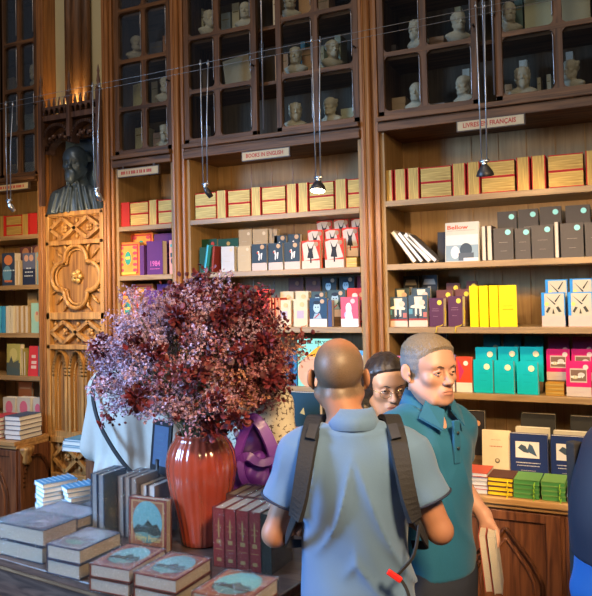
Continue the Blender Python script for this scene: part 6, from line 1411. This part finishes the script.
band(q, [((.112, -.160, 1.045), (.2, -1, 0)), ((.140, -.165, 1.00), (.2, -1, 0)), ((.150, -.165, .92), (.2, -1, 0)), ((.145, -.16, .84), (.2, -1, 0)), ((.16, -.155, .78), (.2, -1, 0))], [.009, .009], .004, STR, n=5); q.build('loose_strap', bk)
q = MB(); q.box(-.022, .022, -.006, .006, -.008, .008, mat('red_buckle_plastic', (.60, .02, .015), .4), M=T((.105, -.172, 1.045)) @ Ry(.6)); q.build('red_buckle', bk, bevel=.003)

# ---------- the man in the teal polo shirt
TEALP = mat('teal_pique', (.005, .105, .205), .8, noise=.10, scale=250, bump=.05, sheen=.1)
armsT = {1: ((.200, -.10, 1.11), (.175, -.03, .87), (0, .15, -1), (-1, 0, 0)), -1: ((-.205, -.07, 1.125), (-.215, .055, 1.0), (.02, .25, -1), (1, 0, 0))}
LOCT = Vector((-.675, 2.43, 0)); RZT = math.radians(-30 - 90)
teal, HT, shT = person('man in a teal polo shirt with short grey hair looking to the right, holding books', LOCT, RZT, .945, 1.650, armsT, SK2, TEALP, JEANS, wide=1.06, sh=.95, belly=1.10, shirt_z0=.905, turn=math.radians(-4), nod=-.0, handcurl=.75, h=.0058, vneck=True)
ghair = mat('grey_hair_sides', (.20, .19, .185), .85, noise=.35, scale=200, bump=.3); bhair = mat('brown_hair_top', (.20, .15, .095), .85, noise=.45, scale=180, bump=.4)
teal.data.materials[0] = skin_hair('skin_light_shaved', (.50, .27, .19), (.17, .165, .165), HT, [((0, -.035, .035), (.14, .118, .082), True, .06), ((0, .125, -.02), (.14, .112, .15), False, .05), ((.092, -.008, -.004), (.014, .032, .042), False, .12), ((-.092, -.008, -.004), (.014, .032, .042), False, .12)])
YB = hairline([-.11, -.07, -.045, -.035, -.01, .02, .045, .062, .075, .095, .13], [-.06, -.035, -.022, .000, .016, .030, .046, .066, .084, .12, .2])
hair2(teal, HT, 'hair', [ghair, bhair], lambda X, Y, Z: np.clip((YB(Z) - Y) / .014, -1, 1) * (.0030 + .0085 * np.clip((Z - .045) / .045, 0, 1)) * np.clip((Z + .075) / .02, -1, 1) - .002 * (Z < -.085), w=1.06, h=.0035, noise=.0010, freq=260,
      paint=lambda c: ((c[:, 2] + .012 * np.random.RandomState(1).randn(len(c)) - .10 * np.clip(c[:, 1], -.1, .1)) > .066).astype(int))
brows(teal, HT, mat('dark_brow', (.07, .05, .035), .9))
q = MB()
q.box(-.014, .014, .128, .140, 1.235, 1.375, TEALP, M=Matrix.Identity(4)); q.build('placket', shT, bevel=.003)
for z in (1.335, 1.285):
    q = MB(); q.lathe([(.001, 0), (.0055, .0), (.0055, .003), (.001, .004)], mat('dark_button', (.02, .03, .04), .3), n=12, M=T((0, .141, z)) @ Rx(-math.pi / 2)); q.build('button', shT)

for sx in (-1, 1):
    q = MB(); A, B_, C_, D_ = (Vector(v) * 1.0 for v in ((sx * .018, .098, 1.400), (sx * .062, .060, 1.432), (sx * .098, .066, 1.385), (sx * .052, .122, 1.345)))
    up_ = Vector((0, .35, .9)).normalized() * .006; vs = [A, B_, C_, D_]; vs = vs + [v + up_ for v in vs]
    q.add(vs, [(0, 1, 2, 3), (7, 6, 5, 4)] + [(i, (i + 1) % 4, (i + 1) % 4 + 4, i + 4) for i in range(4)], TEALP); q.build('collar_wing', shT, bevel=.002)
# ---------- the woman in glasses
CREAMJ = mat('pale_green_jacket', (.52, .52, .40), .8, noise=.15, scale=20)
armsW = {1: ((.21, -.01, 1.02), (.14, .20, 1.02), (-.4, .9, 0), (0, 0, -1)), -1: ((-.21, -.01, 1.02), (-.14, .20, 1.02), (.4, .9, 0), (0, 0, -1))}
LOCW = Vector((-.935, 2.75, 0)); RZW = math.radians(-58 - 90)
wom, HW, shW = person('woman with dark hair and thin gold glasses looking down between the two men', LOCW, RZW, .875, 1.560, armsW, SK3, CREAMJ, JEANS, wide=1.0, sh=.95, female=True, turn=math.radians(4), nod=-.16, sleeve=1.7, shirt_name='jacket', h=.0058)
YW = hairline([-.12, -.07, -.02, .02, .045, .060, .075, .10, .14], [.0, .010, .030, .040, .048, .060, .082, .12, .2])
BOBG = lambda X, Y, Z: np.clip((YW(Z) + .012 * np.sin(X * 30 + .8) - Y) / .018, -1, 1) * (.0125 - .002 * np.clip(Z / .08, 0, 1)) - .006 * (Y > YW(Z))
bl = mat('black_hair', (.022, .017, .016), .42, noise=.5, scale=90, bump=.5, coat=.2)
hair2(wom, HW, 'hair', bl, BOBG, w=1.0, h=.0045, base=(((0, -.035, -.030), (.090, .080, .075)),), noise=.0022, freq=90)
brows(wom, HW, bl, .0024)
gm = mat('gold_wire', (.75, .55, .25), .25, metal=1.0, noise=.02)
q = MB()
for sx in (-1, 1):
    q.tube([(sx * .033 + .0215 * math.cos(t), .1010 - .004 * abs(math.cos(t)), -.010 + .0165 * math.sin(t)) for t in [2 * math.pi * i / 20 for i in range(20)]], .0011, gm, n=6, closed=True)
    q.tube([(sx * .054, .097, -.005), (sx * .072, .06, -.004), (sx * .082, .0, -.0)], .0011, gm, n=6)
q.tube([(-.012, .101, -.006), (0, .106, -.003), (.012, .101, -.006)], .0011, gm, n=6); q.build('glasses', wom, M=HW)
q = MB(); band(q, [((-.05, .09, 1.22), (0, 1, 0)), ((-.062, .07, 1.27), (-.2, 1, .2)), ((-.07, .02, 1.31), (-.6, .5, .6))], [.02, .02], .006, mat('pink_scarf', (.55, .05, .12), .7), n=4); q.build('scarf_edge', wom)

# ---------- the woman in white behind the table
WHT = mat('white_cotton', (.44, .42, .37), .85, noise=.05, scale=60)
armsD = {1: ((.265, -.03, 1.05), (.22, .20, 1.08), (-.3, .9, 0), (0, 0, -1)), -1: ((-.23, -.0, 1.03), (-.10, .20, 1.05), (.3, .9, 0), (0, 0, -1))}
LOCD = Vector((-2.375, 2.99, 0)); RZD = math.radians(4)
wd_, HD, shD = person('person in a loose white dress with a thin black crossbody strap behind the display table', LOCD, RZD, .955, 1.66, armsD, SK3, WHT, JEANS, sh=1.0, female=True, sleeve=1.9, dress=True, shirt_name='white_dress', folds=3.2, gap=.034, h=.008, collar=False)
hair2(wd_, HD, 'hair', bl, BOBG, w=1.0, h=.006, base=(((0, -.035, -.030), (.090, .080, .075)),), noise=.0022, freq=90)
cb = empty('crossbody_bag', T(LOCD) @ Rz(RZD), 'small black crossbody bag of the person in white, its strap crossing the dress', 'bag')
q = MB(); band(q, [((-.13, .09, 1.41), (-.2, .6, 1)), ((-.15, -.01, 1.435), (0, -.3, 1)), ((-.145, -.125, 1.36), (0, -1, .4)), ((-.08, -.185, 1.22), (0, -1, 0)), ((.02, -.205, 1.08), (.1, -1, 0)), ((.13, -.20, .96), (.5, -1, 0)), ((.22, -.14, .90), (1, -.4, 0))], [.020, .020], .008, STR, n=6); q.build('strap', cb)
S = Sdf(); S.stack([(.74, .225, -.05, .04, .075), (.80, .235, -.05, .05, .09), (.90, .23, -.05, .04, .085)], k=.01); S.build('bag_body', STR, .008, cb)

# ---------- the person with the purple bag, mostly behind the bouquet
CHK = None
def check_mat():
    m, t, b = nt('white_patterned_cotton'); tc = t.nodes.new('ShaderNodeTexCoord'); v = t.nodes.new('ShaderNodeTexVoronoi'); v.inputs['Scale'].default_value = 70
    t.links.new(tc.outputs['Object'], v.inputs['Vector']); cr = t.nodes.new('ShaderNodeValToRGB'); cr.color_ramp.interpolation = 'CONSTANT'; cr.color_ramp.elements[1].position = .68
    cr.color_ramp.elements[0].color = (.66, .60, .46, 1); cr.color_ramp.elements[1].color = (.16, .12, .09, 1)
    t.links.new(v.outputs['Distance'], cr.inputs[0]); t.links.new(cr.outputs[0], b.inputs['Base Color']); b.inputs['Roughness'].default_value = .85; return m
armsP = {1: ((.22, -.01, 1.05), (.16, .18, 1.10), (-.2, .9, .3), (0, 0, -1)), -1: ((-.22, -.0, 1.05), (-.12, .18, 1.08), (.3, .9, 0), (0, 0, -1))}
LOCP = Vector((-1.66, 2.99, 0)); RZP = math.radians(160)
pp, HP, shP = person('person in a white patterned top standing behind the bouquet with a purple bag', LOCP, RZP, .93, 1.60, armsP, SK3, check_mat(), JEANS, female=True, sleeve=.8, sh=.95, shirt_name='patterned_top', h=.008, collar=False)
hair2(pp, HP, 'hair', bl, BOBG, w=1.0, h=.006, base=(((0, -.035, -.030), (.090, .080, .075)),), noise=.0022, freq=90)
PUR = mat('purple_nylon', (.17, .03, .38), .5, noise=.2, scale=15, coat=.1); PURD = mat('purple_nylon_dark', (.05, .008, .12), .6)
pc = at(255, 470, 2.76)
pb = empty('shoulder_bag', T((pc.x, 2.76, 0)) @ Rz(.45), 'bright purple nylon bag with knotted straps right of the vase', 'bag')
S = Sdf(); S.stack([(.90, 0, 0, .07, .05), (.95, 0, 0, .098, .060), (1.03, 0, 0, .105, .062), (1.09, -.01, 0, .10, .05), (1.115, -.02, 0, .085, .04)], k=.02)
S.fold(lambda X, Y, Z: .006 * np.sin(X * 40 + Z * 60) + .006 * np.sin(Z * 45 - X * 70)); S.build('bag_body', PUR, .006, pb)
S = Sdf(); S.stack([(1.07, .0, .02, .095, .04), (1.14, .01, .02, .085, .035), (1.22, .005, .02, .060, .028), (1.27, -.01, .02, .03, .018)], k=.02)
S.fold(lambda X, Y, Z: .005 * np.sin(X * 60 + Z * 40) + .004 * np.sin(Z * 75 - X * 50)); S.build('upper_flap', PURD, .006, pb)
q = MB(); band(q, [((-.085, -.055, 1.06), (0, -1, 0)), ((-.070, -.055, 1.12), (-.3, -1, 0)), ((-.045, -.035, 1.20), (-.2, -.8, .3)), ((-.01, -.02, 1.265), (0, -.8, .6)), ((.03, -.03, 1.24), (.2, -1, .3)), ((.075, -.045, 1.15), (.3, -1, .2)), ((.10, -.055, 1.05), (.5, -1, 0))], [.035, .060], .012, PUR, n=6); q.build('strap', pb)
q = MB(); band(q, [((-.095, -.060, 1.075), (0, -1, .3)), ((-.03, -.080, 1.115), (0, -1, .5)), ((.03, -.075, 1.085), (0, -1, .4)), ((.09, -.055, 1.10), (.3, -1, .2))], [.045, .035], .014, PUR, n=6)
band(q, [((-.055, -.080, 1.10), (0, -1, 0)), ((-.05, -.095, 1.04), (0, -1, 0)), ((-.02, -.095, .995), (0, -1, 0)), ((.02, -.09, .985), (0, -1, 0))], [.036, .020], .010, PUR, n=6); q.build('knotted_strap', pb)

# ---------- person cut by the right edge
DKJ = mat('navy_jacket', (.018, .030, .06), .7, noise=.2, scale=12); 
armsR = {1: ((.25, -.02, 1.08), (.20, .16, .98), (0, .9, -.2), (-1, 0, 0)), -1: ((-.25, -.02, 1.08), (-.20, .16, .98), (0, .9, -.2), (1, 0, 0))}
LOCR = at(672, 500, 2.10); LOCR.z = 0; RZR = math.radians(-35)
LOCR = Vector((at(566, 550, 1.88).x + .285, 2.08, 0))
rp, HR, shR = person('person at the right edge in a blue shirt wearing a navy backpack', LOCR, RZR, .95, 1.66, armsR, SK2, mat('pale_blue_shirt', (.25, .38, .55), .85), JEANS, h=.009, shirt_z0=.80, collar=True)
hair_shell(rp, HR, 'hair', bl, .010, 1.03, [('e', (0, .112, -.045), (.064, .072, .108)), ('x', (0, .25, -1), .075)], noise=.003, h=.006, freq=60)
NAVB = mat('navy_backpack_nylon', (.010, .018, .042), .6, noise=.15, scale=8); BLUB = mat('blue_backpack_nylon', (.02, .13, .42), .5, noise=.1, scale=8)
rb = empty('backpack', T(LOCR + Vector((0, 0, .05))) @ Rz(RZR), 'navy and bright blue backpack cut by the right edge of the view', 'backpack')
S = Sdf(); S.stack([(.93, -.02, -.20, .175, .075), (.99, -.02, -.215, .17, .095), (1.05, -.01, -.22, .158, .10), (1.10, -.01, -.22, .152, .10)], k=.01); S.build('lower_compartment', BLUB, .008, rb)
S = Sdf(); S.stack([(1.09, -.01, -.225, .156, .105), (1.2, -.01, -.23, .155, .11), (1.32, 0, -.22, .145, .10), (1.40, 0, -.20, .12, .08), (1.445, 0, -.18, .07, .05)], k=.01); S.build('pack_body', NAVB, .008, rb)
q = MB(); q.box(-.166, -.138, -.262, -.232, 1.00, 1.36, STR); q.build('side_strap', rb, bevel=.004)
q = MB(); q.box(.02, .09, -.345, -.325, 1.22, 1.36, mat('olive_patch', (.14, .16, .09), .6)); q.build('olive_pocket', rb, bevel=.006)
for sx in (-1, 1):
    q = MB(); band(q, [((sx * .08, -.12, 1.42), (0, -.2, 1)), ((sx * .10, 0, 1.44), (0, .1, 1)), ((sx * .11, .10, 1.36), (0, 1, .4)), ((sx * .14, .13, 1.2), (0, 1, 0)), ((sx * .18, .05, 1.05), (sx, .3, 0))], [.045, .03], .010, STR, n=5); q.build('shoulder_strap', rb)

# books held by the man in teal
bpy.context.view_layer.update()
wv = Matrix.Translation(LOCT) @ Rz(RZT) @ Vector(armsT[-1][1])
for i in range(2):
    M_ = T(wv + Vector((.010 + .031 * i, -.055 - .004 * i, -.215))) @ Rz(math.radians(-82)) @ Ry(-.0) @ Rx(.10) @ T((0, 0, 0))
    book('book', ('cream paged book held against the leg by the man in teal, nearest his hip', 'outer cream paged book held in the hand of the man in teal')[i], 'books held by the man in teal', .125, .19, .026, M_, ((.40, .08, .06), (.60, .56, .48))[i], PAGES)
